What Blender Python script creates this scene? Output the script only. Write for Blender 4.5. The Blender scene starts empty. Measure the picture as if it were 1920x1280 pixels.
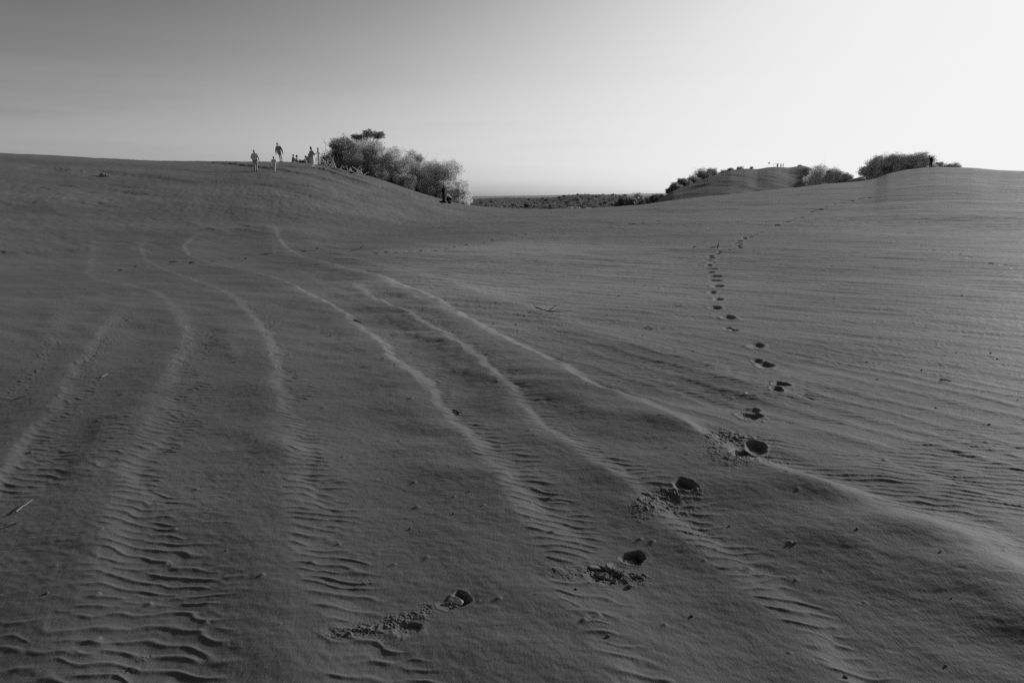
import bpy, math, random
import numpy as np
from mathutils import Vector, Matrix, Quaternion

S = bpy.context.scene
C = S.collection
R = math.radians
PI = math.pi

# ------------------------------------------------------------------ camera
H = 1.55                      # eye height above the sand
F = 1280.0                    # focal length in photo pixels (24 mm on 36 mm, 1920 px wide)
PITCH = R(12.05)
ROLL = R(0.95)
cam_d = bpy.data.cameras.new("camera")
cam_d.lens = 24.0
cam_d.sensor_width = 36.0
cam_d.clip_start = 0.05
cam_d.clip_end = 60000.0
cam = bpy.data.objects.new("camera", cam_d)
C.objects.link(cam)
S.camera = cam
fwd = Vector((0, math.cos(PITCH), -math.sin(PITCH)))
up0 = Vector((0, math.sin(PITCH), math.cos(PITCH)))
rt0 = Vector((1, 0, 0))
rt = rt0 * math.cos(ROLL) - up0 * math.sin(ROLL)
up = rt0 * math.sin(ROLL) + up0 * math.cos(ROLL)
M = Matrix.Identity(4)
for i in range(3):
    M[i][0] = rt[i]; M[i][1] = up[i]; M[i][2] = -fwd[i]; M[i][3] = (0, 0, H)[i]
cam.matrix_world = M

# ------------------------------------------------------------------ world, sun, exposure
SUN_AZ = 51.0                 # degrees to the right of the view direction
SUN_EL = 16.0
w = bpy.data.worlds.new("World")
S.world = w
w.use_nodes = True
nt = w.node_tree
nt.nodes.clear()
sky = nt.nodes.new('ShaderNodeTexSky')
sky.sky_type = 'NISHITA'
sky.sun_disc = False
sky.sun_elevation = R(SUN_EL)
sky.sun_rotation = R(SUN_AZ)
sky.altitude = 0
sky.air_density = 1.0
sky.dust_density = 2.0
sky.ozone_density = 1.0
sep = nt.nodes.new('ShaderNodeSeparateColor')          # black and white: the red channel only, as through a deep red filter
def wmath(op, a, b=None):
    n = nt.nodes.new('ShaderNodeMath'); n.operation = op
    for i, v in enumerate((a, b)):
        if v is None: continue
        if isinstance(v, (int, float)): n.inputs[i].default_value = v
        else: nt.links.new(v, n.inputs[i])
    return n.outputs[0]
wtc = nt.nodes.new('ShaderNodeTexCoord'); wsx = nt.nodes.new('ShaderNodeSeparateXYZ')
nt.links.new(wtc.outputs['Generated'], wsx.inputs[0])
nt.links.new(sky.outputs[0], sep.inputs[0])
v_ = wmath('MULTIPLY', wmath('POWER', sep.outputs[0], 2.4), wmath('EXPONENT', wmath('MULTIPLY', wsx.outputs[2], -0.5)))
v_ = wmath('MULTIPLY', v_, 0.0545)
wmp = nt.nodes.new('ShaderNodeMapping'); wmp.inputs['Scale'].default_value = (1.4, 1.4, 22.0); wmp.inputs['Location'].default_value = (0.4, 0.1, 0.35)
wns = nt.nodes.new('ShaderNodeTexNoise'); wns.inputs['Scale'].default_value = 1.6; wns.inputs['Detail'].default_value = 4; wns.inputs['Roughness'].default_value = 0.5
nt.links.new(wtc.outputs['Generated'], wmp.inputs['Vector']); nt.links.new(wmp.outputs[0], wns.inputs['Vector'])
wst = nt.nodes.new('ShaderNodeMapRange'); wst.inputs['From Min'].default_value = 0.42; wst.inputs['From Max'].default_value = 0.68
wst.inputs['To Min'].default_value = 1.0; wst.inputs['To Max'].default_value = 0.80      # thin veils of low cloud
nt.links.new(wns.outputs[0], wst.inputs[0])
wzm = nt.nodes.new('ShaderNodeMapRange'); wzm.inputs['From Min'].default_value = 0.10; wzm.inputs['From Max'].default_value = 0.22
wzm.inputs['To Min'].default_value = 1.0; wzm.inputs['To Max'].default_value = 0.12; nt.links.new(wsx.outputs[2], wzm.inputs[0])
v_ = wmath('MULTIPLY', v_, wmath('SUBTRACT', 1.0, wmath('MULTIPLY', wmath('SUBTRACT', 1.0, wst.outputs[0]), wzm.outputs[0])))
SH = 0.90                                               # soft shoulder of the film
v_ = wmath('DIVIDE', wmath('MULTIPLY', v_, SH), wmath('ADD', v_, SH))
v_ = wmath('DIVIDE', v_, 0.1)
bg = nt.nodes.new('ShaderNodeBackground')
bg.inputs['Strength'].default_value = 0.10
wo = nt.nodes.new('ShaderNodeOutputWorld')
nt.links.new(v_, bg.inputs['Color'])
nt.links.new(bg.outputs[0], wo.inputs['Surface'])

sun_d = bpy.data.lights.new("sun", 'SUN')
sun_d.energy = 3.3
sun_d.angle = R(4.0)
sun_d.color = (1, 1, 1)
sun = bpy.data.objects.new("sun", sun_d)
C.objects.link(sun)
sdir = Vector((math.sin(R(SUN_AZ)) * math.cos(R(SUN_EL)), math.cos(R(SUN_AZ)) * math.cos(R(SUN_EL)), math.sin(R(SUN_EL))))
sun.rotation_euler = sdir.to_track_quat('Z', 'Y').to_euler()

S.view_settings.view_transform = 'Standard'
S.view_settings.look = 'None'
S.view_settings.exposure = 0.0
S.view_settings.gamma = 1.0
S.render.engine = 'CYCLES'
S.cycles.max_bounces = 8
S.cycles.diffuse_bounces = 6
S.cycles.transparent_max_bounces = 4
S.cycles.use_denoising = False

# ------------------------------------------------------------------ numpy helpers
rng = np.random.default_rng(7)
Rt, Up, Fw = np.array(rt), np.array(up), np.array(fwd)

def ray(px, py):
    px = np.asarray(px, float); py = np.asarray(py, float)
    d = Fw[None] * F + Rt[None] * (px.reshape(-1, 1) - 960) - Up[None] * (py.reshape(-1, 1) - 640)
    hl = np.hypot(d[:, 0], d[:, 1])
    return d / hl[:, None]     # horizontal length one; z is the slope

def ray1(px, py):
    return ray([px], [py])[0]

def sstep(x, a=0.0, b=1.0):
    t = np.clip((x - a) / (b - a), 0, 1)
    return t * t * (3 - 2 * t)

def smooth1(xs, ys, x, k=0.03):
    """interpolation with a soft kernel"""
    g = np.linspace(xs[0] - 0.3, xs[-1] + 0.3, 2400)
    y = np.interp(g, xs, ys)
    n = max(3, int(k / (g[1] - g[0])) | 1)
    ker = np.hanning(n + 2)[1:-1]; ker /= ker.sum()
    y = np.convolve(np.pad(y, n // 2, mode='edge'), ker, mode='valid')
    return np.interp(x, g, y)

def tex_noise(n, L, lo, hi, aniso=(1, 1), ang=0.0, beta=2.0, seed=0):
    """periodic noise on an n x n tile of L metres; wavelengths lo..hi metres, unit variance"""
    r = np.random.default_rng(seed)
    k = np.fft.fftfreq(n, L / n)
    kx, ky = np.meshgrid(k, k, indexing='xy')
    c, s = math.cos(ang), math.sin(ang)
    u = (kx * c + ky * s) * aniso[0]; v = (-kx * s + ky * c) * aniso[1]
    q = np.hypot(u, v) + 1e-9
    amp = np.where((q > 1 / hi) & (q < 1 / lo), q ** (-beta), 0)
    spec = amp * (r.normal(size=(n, n)) + 1j * r.normal(size=(n, n)))
    t = np.fft.ifft2(spec).real
    t -= t.mean()
    return (t / t.std()).astype(np.float32), L

def ripple_tex(n, L, lam, ang, sk=0.18, sa=0.16, seed=0):
    """one-sided band: phase and amplitude of wind ripples. ang = direction of the wave vector"""
    r = np.random.default_rng(seed)
    k = np.fft.fftfreq(n, L / n)
    kx, ky = np.meshgrid(k, k, indexing='xy')
    q = np.hypot(kx, ky) + 1e-9
    th = np.arctan2(ky, kx)
    dth = (th - ang + PI) % (2 * PI) - PI
    amp = np.exp(-((q - 1 / lam) / (sk / lam)) ** 2 / 2) * np.exp(-(dth / sa) ** 2 / 2)
    z = np.fft.ifft2(amp * (r.normal(size=(n, n)) + 1j * r.normal(size=(n, n))))
    a = np.abs(z); a /= a.mean()
    ph = np.angle(z)
    t = 0.5 + 0.5 * np.cos(ph + 0.55 * np.sin(ph))
    h = (t ** 1.6) * np.clip(a ** 0.6, 0, 1.15)
    h -= h.mean()
    return h.astype(np.float32), L

def samp(tx, x, y):
    t, L = tx
    n = t.shape[0]
    u = (x / L) % 1.0 * n; v = (y / L) % 1.0 * n
    i = np.floor(u).astype(np.int32); j = np.floor(v).astype(np.int32)
    fu = (u - i).astype(np.float32); fv = (v - j).astype(np.float32)
    i %= n; j %= n
    i1 = (i + 1) % n; j1 = (j + 1) % n
    return (t[j, i] * (1 - fu) + t[j, i1] * fu) * (1 - fv) + (t[j1, i] * (1 - fu) + t[j1, i1] * fu) * fv

# ------------------------------------------------------------------ materials
def mat(name, col, rough=0.9, bump=None, var=None, trans=0.0, spec=0.2):
    m = bpy.data.materials.new(name)
    m.use_nodes = True
    t = m.node_tree
    b = t.nodes['Principled BSDF']
    b.inputs['Base Color'].default_value = (col, col, col, 1)
    b.inputs['Roughness'].default_value = rough
    b.inputs['Specular IOR Level'].default_value = spec
    tc = t.nodes.new('ShaderNodeTexCoord')
    if var:
        scale, lo, hi = var
        n = t.nodes.new('ShaderNodeTexNoise'); n.inputs['Scale'].default_value = scale; n.inputs['Detail'].default_value = 4
        t.links.new(tc.outputs['Object'], n.inputs['Vector'])
        mr = t.nodes.new('ShaderNodeMapRange')
        mr.inputs['From Min'].default_value = 0.3; mr.inputs['From Max'].default_value = 0.7
        mr.inputs['To Min'].default_value = col * lo; mr.inputs['To Max'].default_value = col * hi
        t.links.new(n.outputs[0], mr.inputs[0])
        t.links.new(mr.outputs[0], b.inputs['Base Color'])
    if bump:
        scale, dist = bump
        n = t.nodes.new('ShaderNodeTexNoise'); n.inputs['Scale'].default_value = scale; n.inputs['Detail'].default_value = 3
        t.links.new(tc.outputs['Object'], n.inputs['Vector'])
        bp = t.nodes.new('ShaderNodeBump'); bp.inputs['Distance'].default_value = dist
        t.links.new(n.outputs[0], bp.inputs['Height'])
        t.links.new(bp.outputs[0], b.inputs['Normal'])
    return m

def sand_material(name, col, far=False):
    m = bpy.data.materials.new(name)
    m.use_nodes = True
    t = m.node_tree
    N, Lk = t.nodes, t.links
    b = N['Principled BSDF']
    b.inputs['Roughness'].default_value = 0.75
    b.inputs['Specular IOR Level'].default_value = 0.12
    b.inputs['Sheen Weight'].default_value = 0.035; b.inputs['Sheen Roughness'].default_value = 0.45
    tc = N.new('ShaderNodeTexCoord')
    def mapped(rot, sx, sy):
        mp = N.new('ShaderNodeMapping'); mp.inputs['Rotation'].default_value = (0, 0, rot)
        mp.inputs['Scale'].default_value = (sx, sy, 1)
        Lk.new(tc.outputs['Object'], mp.inputs['Vector']); return mp
    def noise(src, scale, det=3, rough=0.5):
        n = N.new('ShaderNodeTexNoise'); n.inputs['Scale'].default_value = scale; n.inputs['Detail'].default_value = det
        n.inputs['Roughness'].default_value = rough
        Lk.new(src.outputs[0], n.inputs['Vector']); return n
    def rng_(src, a, b_, c, d):
        r_ = N.new('ShaderNodeMapRange'); r_.inputs['From Min'].default_value = a; r_.inputs['From Max'].default_value = b_
        r_.inputs['To Min'].default_value = c; r_.inputs['To Max'].default_value = d
        Lk.new(src.outputs[0], r_.inputs[0]); return r_
    # dry and damp drifts: long streaks across the flat
    n1 = noise(mapped(R(20), 0.10, 0.34), 1.0, 5, 0.6)
    c1 = rng_(n1, 0.38, 0.62, 0.80, 1.16)
    n2 = noise(mapped(R(25), 0.5, 2.2), 1.0, 5, 0.65)
    c2 = rng_(n2, 0.3, 0.7, 0.9, 1.09)
    n3 = noise(mapped(0, 1, 1), 260.0, 2, 0.7)
    c3 = rng_(n3, 0.25, 0.75, 0.91, 1.09)
    m1 = N.new('ShaderNodeMath'); m1.operation = 'MULTIPLY'; Lk.new(c1.outputs[0], m1.inputs[0]); Lk.new(c2.outputs[0], m1.inputs[1])
    m2 = N.new('ShaderNodeMath'); m2.operation = 'MULTIPLY'; Lk.new(m1.outputs[0], m2.inputs[0]); Lk.new(c3.outputs[0], m2.inputs[1])
    if not far:      # dry, paler basin floor, with light falloff to flanks and foreground painted into colour
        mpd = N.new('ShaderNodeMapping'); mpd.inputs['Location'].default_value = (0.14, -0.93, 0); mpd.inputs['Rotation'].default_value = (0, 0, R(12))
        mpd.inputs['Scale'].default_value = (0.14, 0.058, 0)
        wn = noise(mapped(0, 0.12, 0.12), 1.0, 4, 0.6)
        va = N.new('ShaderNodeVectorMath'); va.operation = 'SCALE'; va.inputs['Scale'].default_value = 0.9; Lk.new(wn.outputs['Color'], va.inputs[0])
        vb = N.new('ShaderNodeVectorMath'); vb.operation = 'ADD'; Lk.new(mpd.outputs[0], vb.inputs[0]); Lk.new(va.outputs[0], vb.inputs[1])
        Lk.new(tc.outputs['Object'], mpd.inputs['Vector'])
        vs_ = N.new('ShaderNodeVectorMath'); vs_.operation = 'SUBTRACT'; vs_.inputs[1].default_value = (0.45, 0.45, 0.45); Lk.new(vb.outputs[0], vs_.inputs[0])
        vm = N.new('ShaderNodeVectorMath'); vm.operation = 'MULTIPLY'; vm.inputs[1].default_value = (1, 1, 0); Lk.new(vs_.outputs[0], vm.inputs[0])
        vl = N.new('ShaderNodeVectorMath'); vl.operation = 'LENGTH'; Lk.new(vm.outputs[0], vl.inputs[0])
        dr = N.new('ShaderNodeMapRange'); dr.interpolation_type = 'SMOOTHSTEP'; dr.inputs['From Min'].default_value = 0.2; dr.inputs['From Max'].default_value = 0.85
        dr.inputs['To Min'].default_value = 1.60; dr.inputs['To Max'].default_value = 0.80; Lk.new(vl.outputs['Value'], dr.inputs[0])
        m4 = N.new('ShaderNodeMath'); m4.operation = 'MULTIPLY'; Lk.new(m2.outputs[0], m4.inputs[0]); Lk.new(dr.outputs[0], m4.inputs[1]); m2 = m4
    m3 = N.new('ShaderNodeMath'); m3.operation = 'MULTIPLY'; Lk.new(m2.outputs[0], m3.inputs[0]); m3.inputs[1].default_value = col
    Lk.new(m3.outputs[0], b.inputs['Base Color'])
    # grain and small wind dimples
    g1 = noise(mapped(R(-28), 1.0, 0.5), 95.0, 2, 0.5)
    g2 = noise(mapped(0, 1, 1), 420.0, 1, 0.5)
    g3 = noise(mapped(R(32), 0.55, 2.2), 5.0, 3, 0.6)
    b1 = N.new('ShaderNodeBump'); b1.inputs['Distance'].default_value = 0.0017; Lk.new(g1.outputs[0], b1.inputs['Height'])
    b2 = N.new('ShaderNodeBump'); b2.inputs['Distance'].default_value = 0.0009; Lk.new(g2.outputs[0], b2.inputs['Height']); Lk.new(b1.outputs[0], b2.inputs['Normal'])
    b3 = N.new('ShaderNodeBump'); b3.inputs['Distance'].default_value = 0.0055 if not far else 0.08
    Lk.new(g3.outputs[0], b3.inputs['Height']); Lk.new(b2.outputs[0], b3.inputs['Normal'])
    Lk.new(b3.outputs[0], b.inputs['Normal'])
    return m

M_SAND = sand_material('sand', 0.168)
M_FARSAND = sand_material('far sand', 0.13, True)

def grid_mesh(name, X, Y, Z, material, wrap=False):
    nr, nc = X.shape
    me = bpy.data.meshes.new(name)
    co = np.stack([X, Y, Z], -1).reshape(-1, 3).astype(np.float32)
    idx = np.arange(nr * nc, dtype=np.int32).reshape(nr, nc)
    if wrap:
        idx = np.concatenate([idx, idx[:, :1]], 1)
    q = np.stack([idx[:-1, :-1], idx[:-1, 1:], idx[1:, 1:], idx[1:, :-1]], -1).reshape(-1, 4)
    q = q[:, ::-1]
    me.vertices.add(len(co)); me.vertices.foreach_set('co', co.ravel())
    me.loops.add(q.size); me.loops.foreach_set('vertex_index', q.ravel())
    me.polygons.add(len(q)); me.polygons.foreach_set('loop_start', np.arange(0, q.size, 4, dtype=np.int32))
    me.polygons.foreach_set('use_smooth', np.ones(len(q), dtype=bool))
    me.update(calc_edges=True)
    me.materials.append(material)
    o = bpy.data.objects.new(name, me)
    C.objects.link(o)
    return o

def raw_mesh(name, co, faces, material, smooth=False):
    """faces: (n,3) or (n,4) int array"""
    me = bpy.data.meshes.new(name)
    co = np.asarray(co, np.float32); faces = np.asarray(faces, np.int32)
    k = faces.shape[1]
    me.vertices.add(len(co)); me.vertices.foreach_set('co', co.ravel())
    me.loops.add(faces.size); me.loops.foreach_set('vertex_index', faces.ravel())
    me.polygons.add(len(faces)); me.polygons.foreach_set('loop_start', np.arange(0, faces.size, k, dtype=np.int32))
    me.polygons.foreach_set('use_smooth', np.full(len(faces), smooth, dtype=bool))
    me.update(calc_edges=True)
    me.materials.append(material)
    return me

def link(name, me, parent=None, loc=None):
    o = bpy.data.objects.new(name, me)
    C.objects.link(o)
    if parent is not None: o.parent = parent
    if loc is not None: o.location = loc
    return o

def tag(o, label=None, cat=None, group=None, kind=None):
    if label: o['label'] = label
    if cat: o['category'] = cat
    if group: o['group'] = group
    if kind: o['kind'] = kind
    return o

def empty(name, loc, label, cat, group=None, rz=0.0):
    o = bpy.data.objects.new(name, None)
    o.empty_display_size = 0.2
    C.objects.link(o)
    o.location = loc; o.rotation_euler = (0, 0, rz)
    return tag(o, label, cat, group)

# ------------------------------------------------------------------ near sand: skyline and base shape
SKY1 = [(-700, 262), (-250, 274), (0, 287), (100, 292), (200, 297.5), (300, 301), (380, 302), (470, 303), (550, 303.5), (580, 306), (610, 311),
        (640, 318), (700, 333), (740, 346), (780, 360), (820, 371), (850, 379), (870, 383.5), (900, 387), (950, 391), (1000, 392.5),
        (1060, 392), (1100, 390.5), (1150, 388), (1200, 384.5), (1215, 382.5), (1250, 377), (1300, 371), (1350, 366), (1400, 361.5),
        (1450, 356), (1500, 351), (1540, 346), (1593, 342), (1619, 339.5), (1643, 334.5), (1667, 325), (1698, 318.5), (1728, 315),
        (1758, 313.2), (1787, 313.6), (1827, 315), (1877, 319.5), (1920, 321), (2300, 330), (2700, 340)]
d_ = ray([p[0] for p in SKY1], [p[1] for p in SKY1])
SK_AZ = np.arctan2(d_[:, 0], d_[:, 1]); SK_T = d_[:, 2]
_pxa = lambda pxs: np.arctan2(ray(pxs, [370] * len(pxs))[:, 0], ray(pxs, [370] * len(pxs))[:, 1])
DX = [-700, 0, 300, 525, 600, 700, 830, 900, 1000, 1200, 1250, 1400, 1550, 1700, 1900, 2600]
DD = [58, 62, 63, 66, 66, 68, 70, 72, 75, 75, 84, 95, 105, 116, 110, 100]
RR = [15, 18, 19, 20, 22, 27, 36, 46, 56, 58, 50, 42, 36, 30, 24, 20]
DAZ = _pxa(DX)
RG = np.concatenate([np.arange(5, 60, 1.0), np.arange(60, 125, 0.5)])
AZT = np.linspace(-0.80, 0.80, 1601)

def crest_params(az):
    D = smooth1(DAZ, DD, az, 0.10); r0 = smooth1(DAZ, RR, az, 0.12); t = smooth1(SK_AZ, SK_T, az, 0.008)
    return D, r0, t
def rise(r, r0, D):
    t = np.clip((r - r0) / (D - r0), 0, 1)
    return t * t * (3 - 2 * t) * 0.65 + 0.35 * t * t * (2 - t)
D_t, r0_t, t_t = crest_params(AZT)
_s = rise(RG[None], r0_t[:, None], D_t[:, None])
_ok = (RG[None] <= D_t[:, None]) & (_s > 0.03)
_zc = np.where(_ok, (t_t[:, None] * RG[None] + H) / np.maximum(_s, 1e-3), 1e9)
ZC_T = _zc.min(1)

N_MED = tex_noise(512, 160.0, 5, 60, aniso=(1, 0.35), ang=R(-60), beta=1.9, seed=3)
N_LOW = tex_noise(1024, 40.0, 0.7, 6, aniso=(1, 0.3), ang=R(-40), beta=1.6, seed=4)

def base_z(x, y):
    r = np.hypot(x, y); az = np.arctan2(x, y)
    a = np.clip(az, -0.8, 0.8)
    D = np.interp(a, AZT, D_t); r0 = np.interp(a, AZT, r0_t); zc = np.interp(a, AZT, ZC_T)
    z = zc * rise(r, r0, D)
    fall = sstep(r, D, D + 38)
    z = z - (z + 6.6) * fall
    k = sstep(r, 12, 40)
    z = z + samp(N_MED, x, y) * 0.055 * k * (1 - 0.75 * sstep(r, D * 0.75, D))
    return z

def hit(px, py, rmax=140.0):
    """where a photo pixel's ray meets the sand"""
    d = ray1(px, py)
    r = np.concatenate([np.linspace(1.0, 30, 1500), np.linspace(30.05, rmax, 2500)])
    x = d[0] * r; y = d[1] * r
    g = base_z(x, y); z = H + d[2] * r
    k = np.where(z <= g)[0]
    if len(k) == 0:
        j = int(np.argmin(z - g))
    else:
        j = int(k[0])
    return float(x[j]), float(y[j]), float(g[j])

# ------------------------------------------------------------------ traced wind ridges (photo pixels)
T = {}
T['a'] = [(500, 420), (512, 435), (530, 465), (560, 483), (600, 493), (640, 505), (700, 518), (740, 535), (800, 560), (859, 600), (921, 634), (984, 662), (1046, 700), (1093, 731), (1154, 750), (1201, 767), (1241, 791), (1275, 811), (1309, 828), (1332, 841), (1365, 864), (1409, 880), (1443, 890), (1481, 907), (1532, 934), (1582, 961), (1636, 984), (1717, 994), (1750, 1005), (1784, 1018), (1824, 1041), (1851, 1065), (1885, 1078), (1930, 1096), (2020, 1160), (2120, 1240), (2220, 1320)]
T['b'] = [(618, 525), (651, 535), (692, 560), (732, 579), (767, 592), (786, 611), (819, 628), (841, 641), (859, 656), (890, 678), (915, 706), (946, 737), (968, 765), (990, 794), (1031, 819), (1056, 842), (1090, 866), (1125, 888), (1165, 902), (1201, 925), (1215, 965), (1241, 982), (1275, 1009), (1295, 1029), (1325, 1052), (1364, 1078), (1391, 1109), (1431, 1146), (1468, 1172), (1502, 1196), (1525, 1226), (1559, 1256), (1600, 1310), (1650, 1400)]
T['c'] = [(375, 432), (352, 450), (341, 464), (349, 480), (396, 495), (429, 504), (475, 514), (510, 523), (543, 535), (575, 554), (610, 571), (640, 590), (659, 611), (699, 637), (721, 669), (740, 687), (771, 709), (796, 737), (815, 770), (840, 797), (865, 825), (887, 859), (912, 890), (935, 925), (962, 965), (984, 1000), (1002, 1045), (1021, 1090), (1055, 1135), (1077, 1180), (1104, 1210), (1137, 1280), (1160, 1340), (1190, 1440)]
T['d'] = [(258, 440), (260, 465), (266, 486), (302, 507), (370, 531), (403, 541), (437, 561), (457, 588), (480, 618), (500, 650), (505, 689), (512, 739), (516, 790), (530, 823), (537, 850), (526, 884), (532, 951), (540, 984), (541, 1050), (565, 1102), (582, 1152), (591, 1203), (600, 1300), (615, 1420)]
T['e'] = [(166, 444), (166, 487), (156, 515), (175, 527), (235, 536), (285, 549), (306, 564), (326, 595), (337, 621), (332, 655), (312, 685), (299, 710), (285, 739), (269, 783), (255, 823), (240, 850), (218, 894), (200, 951), (185, 994), (165, 1050), (150, 1130), (130, 1220), (110, 1310), (90, 1400)]
T['f'] = [(235, 560), (208, 588), (181, 621), (160, 650), (144, 675), (111, 722), (99, 759), (64, 793), (30, 833), (-10, 900), (-60, 980)]
T['g'] = [(559, 430), (566, 441), (580, 452), (610, 468), (640, 479), (692, 495), (746, 508), (820, 525), (900, 552), (1045, 597), (1085, 615), (1135, 632), (1185, 647), (1235, 660), (1285, 677), (1340, 698), (1420, 730), (1500, 762)]
T['h'] = [(500, 455), (510, 470), (532, 481), (570, 489), (610, 500), (651, 512), (713, 527), (732, 541), (773, 560), (814, 580), (854, 602), (881, 619)]
T['i'] = [(430, 478), (445, 484), (488, 496), (556, 508), (610, 535), (651, 560), (683, 573), (720, 590), (760, 612)]
T['j'] = [(408, 590), (416, 612), (432, 630), (425, 655), (436, 680)]
T['k'] = [(70, 560), (110, 580), (80, 640), (40, 700), (-20, 770)]
T['l'] = [(215, 770), (190, 830), (165, 870), (140, 920)]
#      amplitude, rise width (left), drop width (right), ripple band width
TP = {'a': (0.098, 1.15, 0.15, 0.0, 2.2), 'b': (0.040, 0.50, 0.09, 0.24, 0.8), 'c': (0.058, 0.95, 0.11, 0.28, 0.9), 'd': (0.040, 0.75, 0.12, 0.30, 0.9),
      'e': (0.034, 0.60, 0.14, 0.38, 0.8), 'f': (0.026, 0.50, 0.10, 0.28, 0.7), 'g': (0.026, 0.60, 0.25, 0.3, 1.2), 'h': (0.012, 0.30, 0.10, 0.0, 0.5),
      'i': (0.010, 0.35, 0.12, 0.0, 0.5), 'j': (0.012, 0.25, 0.10, 0.0, 0.5), 'k': (0.014, 0.35, 0.18, 0.2, 0.5), 'l': (0.016, 0.25, 0.12, 0.2, 0.5)}

def polyline_world(pts, ext=0.0):
    P = np.array([hit(*p)[:2] for p in pts])
    if ext:                    # carry the ridge on past the edge of the view
        e = P[-1] - P[-3]; P = np.concatenate([P, [P[-1] + e / np.hypot(*e) * ext]])
    # resample and soften
    seg = np.hypot(*np.diff(P, axis=0).T); s = np.concatenate([[0], np.cumsum(seg)])
    n = max(8, int(s[-1] / 0.12))
    g = np.linspace(0, s[-1], n)
    Q = np.stack([np.interp(g, s, P[:, 0]), np.interp(g, s, P[:, 1])], 1)
    for _ in range(2):
        Q[1:-1] = Q[:-2] * 0.25 + Q[1:-1] * 0.5 + Q[2:] * 0.25
    return Q

# ------------------------------------------------------------------ near sand: grid
u1 = np.arange(-1330, 1330.1, 1.3)
az_f = np.arctan(u1 / F)
az_side = np.linspace(az_f[-1], 2 * PI + az_f[0], 90)[1:-1]
AZ = np.concatenate([az_f, az_side])
rows = [0.25, 0.6, 1.0, 1.4, 1.7]
r = 1.85
rs = []
while r < 165:
    rs.append(r)
    dr = 1.1 * r * r / (H * F)            # about half a render pixel
    cap = 0.035 if r < 9 else (0.07 if r < 20 else (0.12 if r < 42 else 0.26))
    if r > 122: cap = 1.2
    r += max(0.0022, min(dr, cap))
ROWS = np.array(rows + rs)
print('grid', len(ROWS), len(AZ))
A2, R2 = np.meshgrid(AZ, ROWS)
X = (np.sin(A2) * R2); Y = (np.cos(A2) * R2)
Z = base_z(X, Y)
NR, NC = X.shape
ncf = len(az_f)

near = R2 < 44
front = np.zeros(X.shape, bool); front[:, :ncf] = True
sel = near & front
xs = X[sel].astype(np.float32); ys = Y[sel].astype(np.float32); rs_ = R2[sel].astype(np.float32)
us = np.broadcast_to(np.concatenate([u1, np.zeros(len(az_side))])[None], X.shape)[sel]
zz = np.zeros(xs.shape, np.float32)

WOB = tex_noise(1024, 12.0, 0.12, 1.0, beta=1.4, seed=11)
WOB2 = tex_noise(1024, 12.0, 0.12, 1.0, beta=1.4, seed=12)
PATCH = tex_noise(512, 14.0, 0.5, 4, aniso=(1, 0.5), ang=R(-30), beta=1.3, seed=13)
RIP1 = ripple_tex(2048, 9.0, 0.072, R(82), 0.26, 0.24, seed=21)
RIP2 = ripple_tex(2048, 9.7, 0.062, R(74), 0.20, 0.12, seed=22)
RIP3 = ripple_tex(2048, 24.0, 0.34, R(56), 0.30, 0.05, seed=23)
RIP5 = ripple_tex(2048, 23.0, 0.27, R(33), 0.30, 0.05, seed=25)
RIP4 = ripple_tex(2048, 11.3, 0.088, R(80), 0.34, 0.30, seed=24)
CRUMB = tex_noise(2048, 5.0, 0.010, 0.05, beta=0.6, seed=31)
LUMP = tex_noise(1024, 12.0, 0.04, 0.4, aniso=(1, 0.6), ang=R(-30), beta=1.2, seed=32)

wob_ = 0.009 + 0.010 * sstep(rs_, 3.5, 8)
wx = samp(WOB, xs, ys) * wob_; wy = samp(WOB2, xs, ys) * wob_

def ridge_field(key):
    Q = polyline_world(T[key], 1.6 if key in 'abcde' else 0.0)
    A, W, Wd, band, W2 = TP[key]
    reach = max(W, W2) * 1.3 + 0.6
    lo = Q.min(0) - reach; hi = Q.max(0) + reach
    m = np.where((xs > lo[0]) & (xs < hi[0]) & (ys > lo[1]) & (ys < hi[1]))[0]
    px_ = xs[m] + wx[m]; py_ = ys[m] + wy[m]
    seglen = float(np.hypot(*np.diff(Q, axis=0).T).mean()); Ltot = seglen * (len(Q) - 1)
    best = np.full(len(m), 1e9, np.float32); sgn = np.zeros(len(m), np.float32); par = np.zeros(len(m), np.float32)
    # coarse-to-fine: cull by segment
    for k in range(len(Q) - 1):
        a = Q[k]; b = Q[k + 1]; d = b - a; L2 = (d * d).sum() + 1e-12
        mx = (a + b) / 2
        c = np.where((np.abs(px_ - mx[0]) < reach) & (np.abs(py_ - mx[1]) < reach))[0]
        if len(c) == 0: continue
        ex = px_[c] - a[0]; ey = py_[c] - a[1]
        t = np.clip((ex * d[0] + ey * d[1]) / L2, 0, 1)
        qx = ex - t * d[0]; qy = ey - t * d[1]
        dd = qx * qx + qy * qy
        u = dd < best[c]
        cu = c[u]
        best[cu] = dd[u]
        sgn[cu] = (d[0] * ey[u] - d[1] * ex[u])
        par[cu] = (k + t[u]) * seglen
    s = np.sqrt(best) * np.where(sgn > 0, 1, -1)
    # sharp crest only where the ray foot is inside the line
    ends = sstep(par, 0.0, min(1.6, 0.15 * Ltot)) * (1 - sstep(par, Ltot - 0.35, Ltot - 0.01))
    return m, s, par, ends

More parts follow.
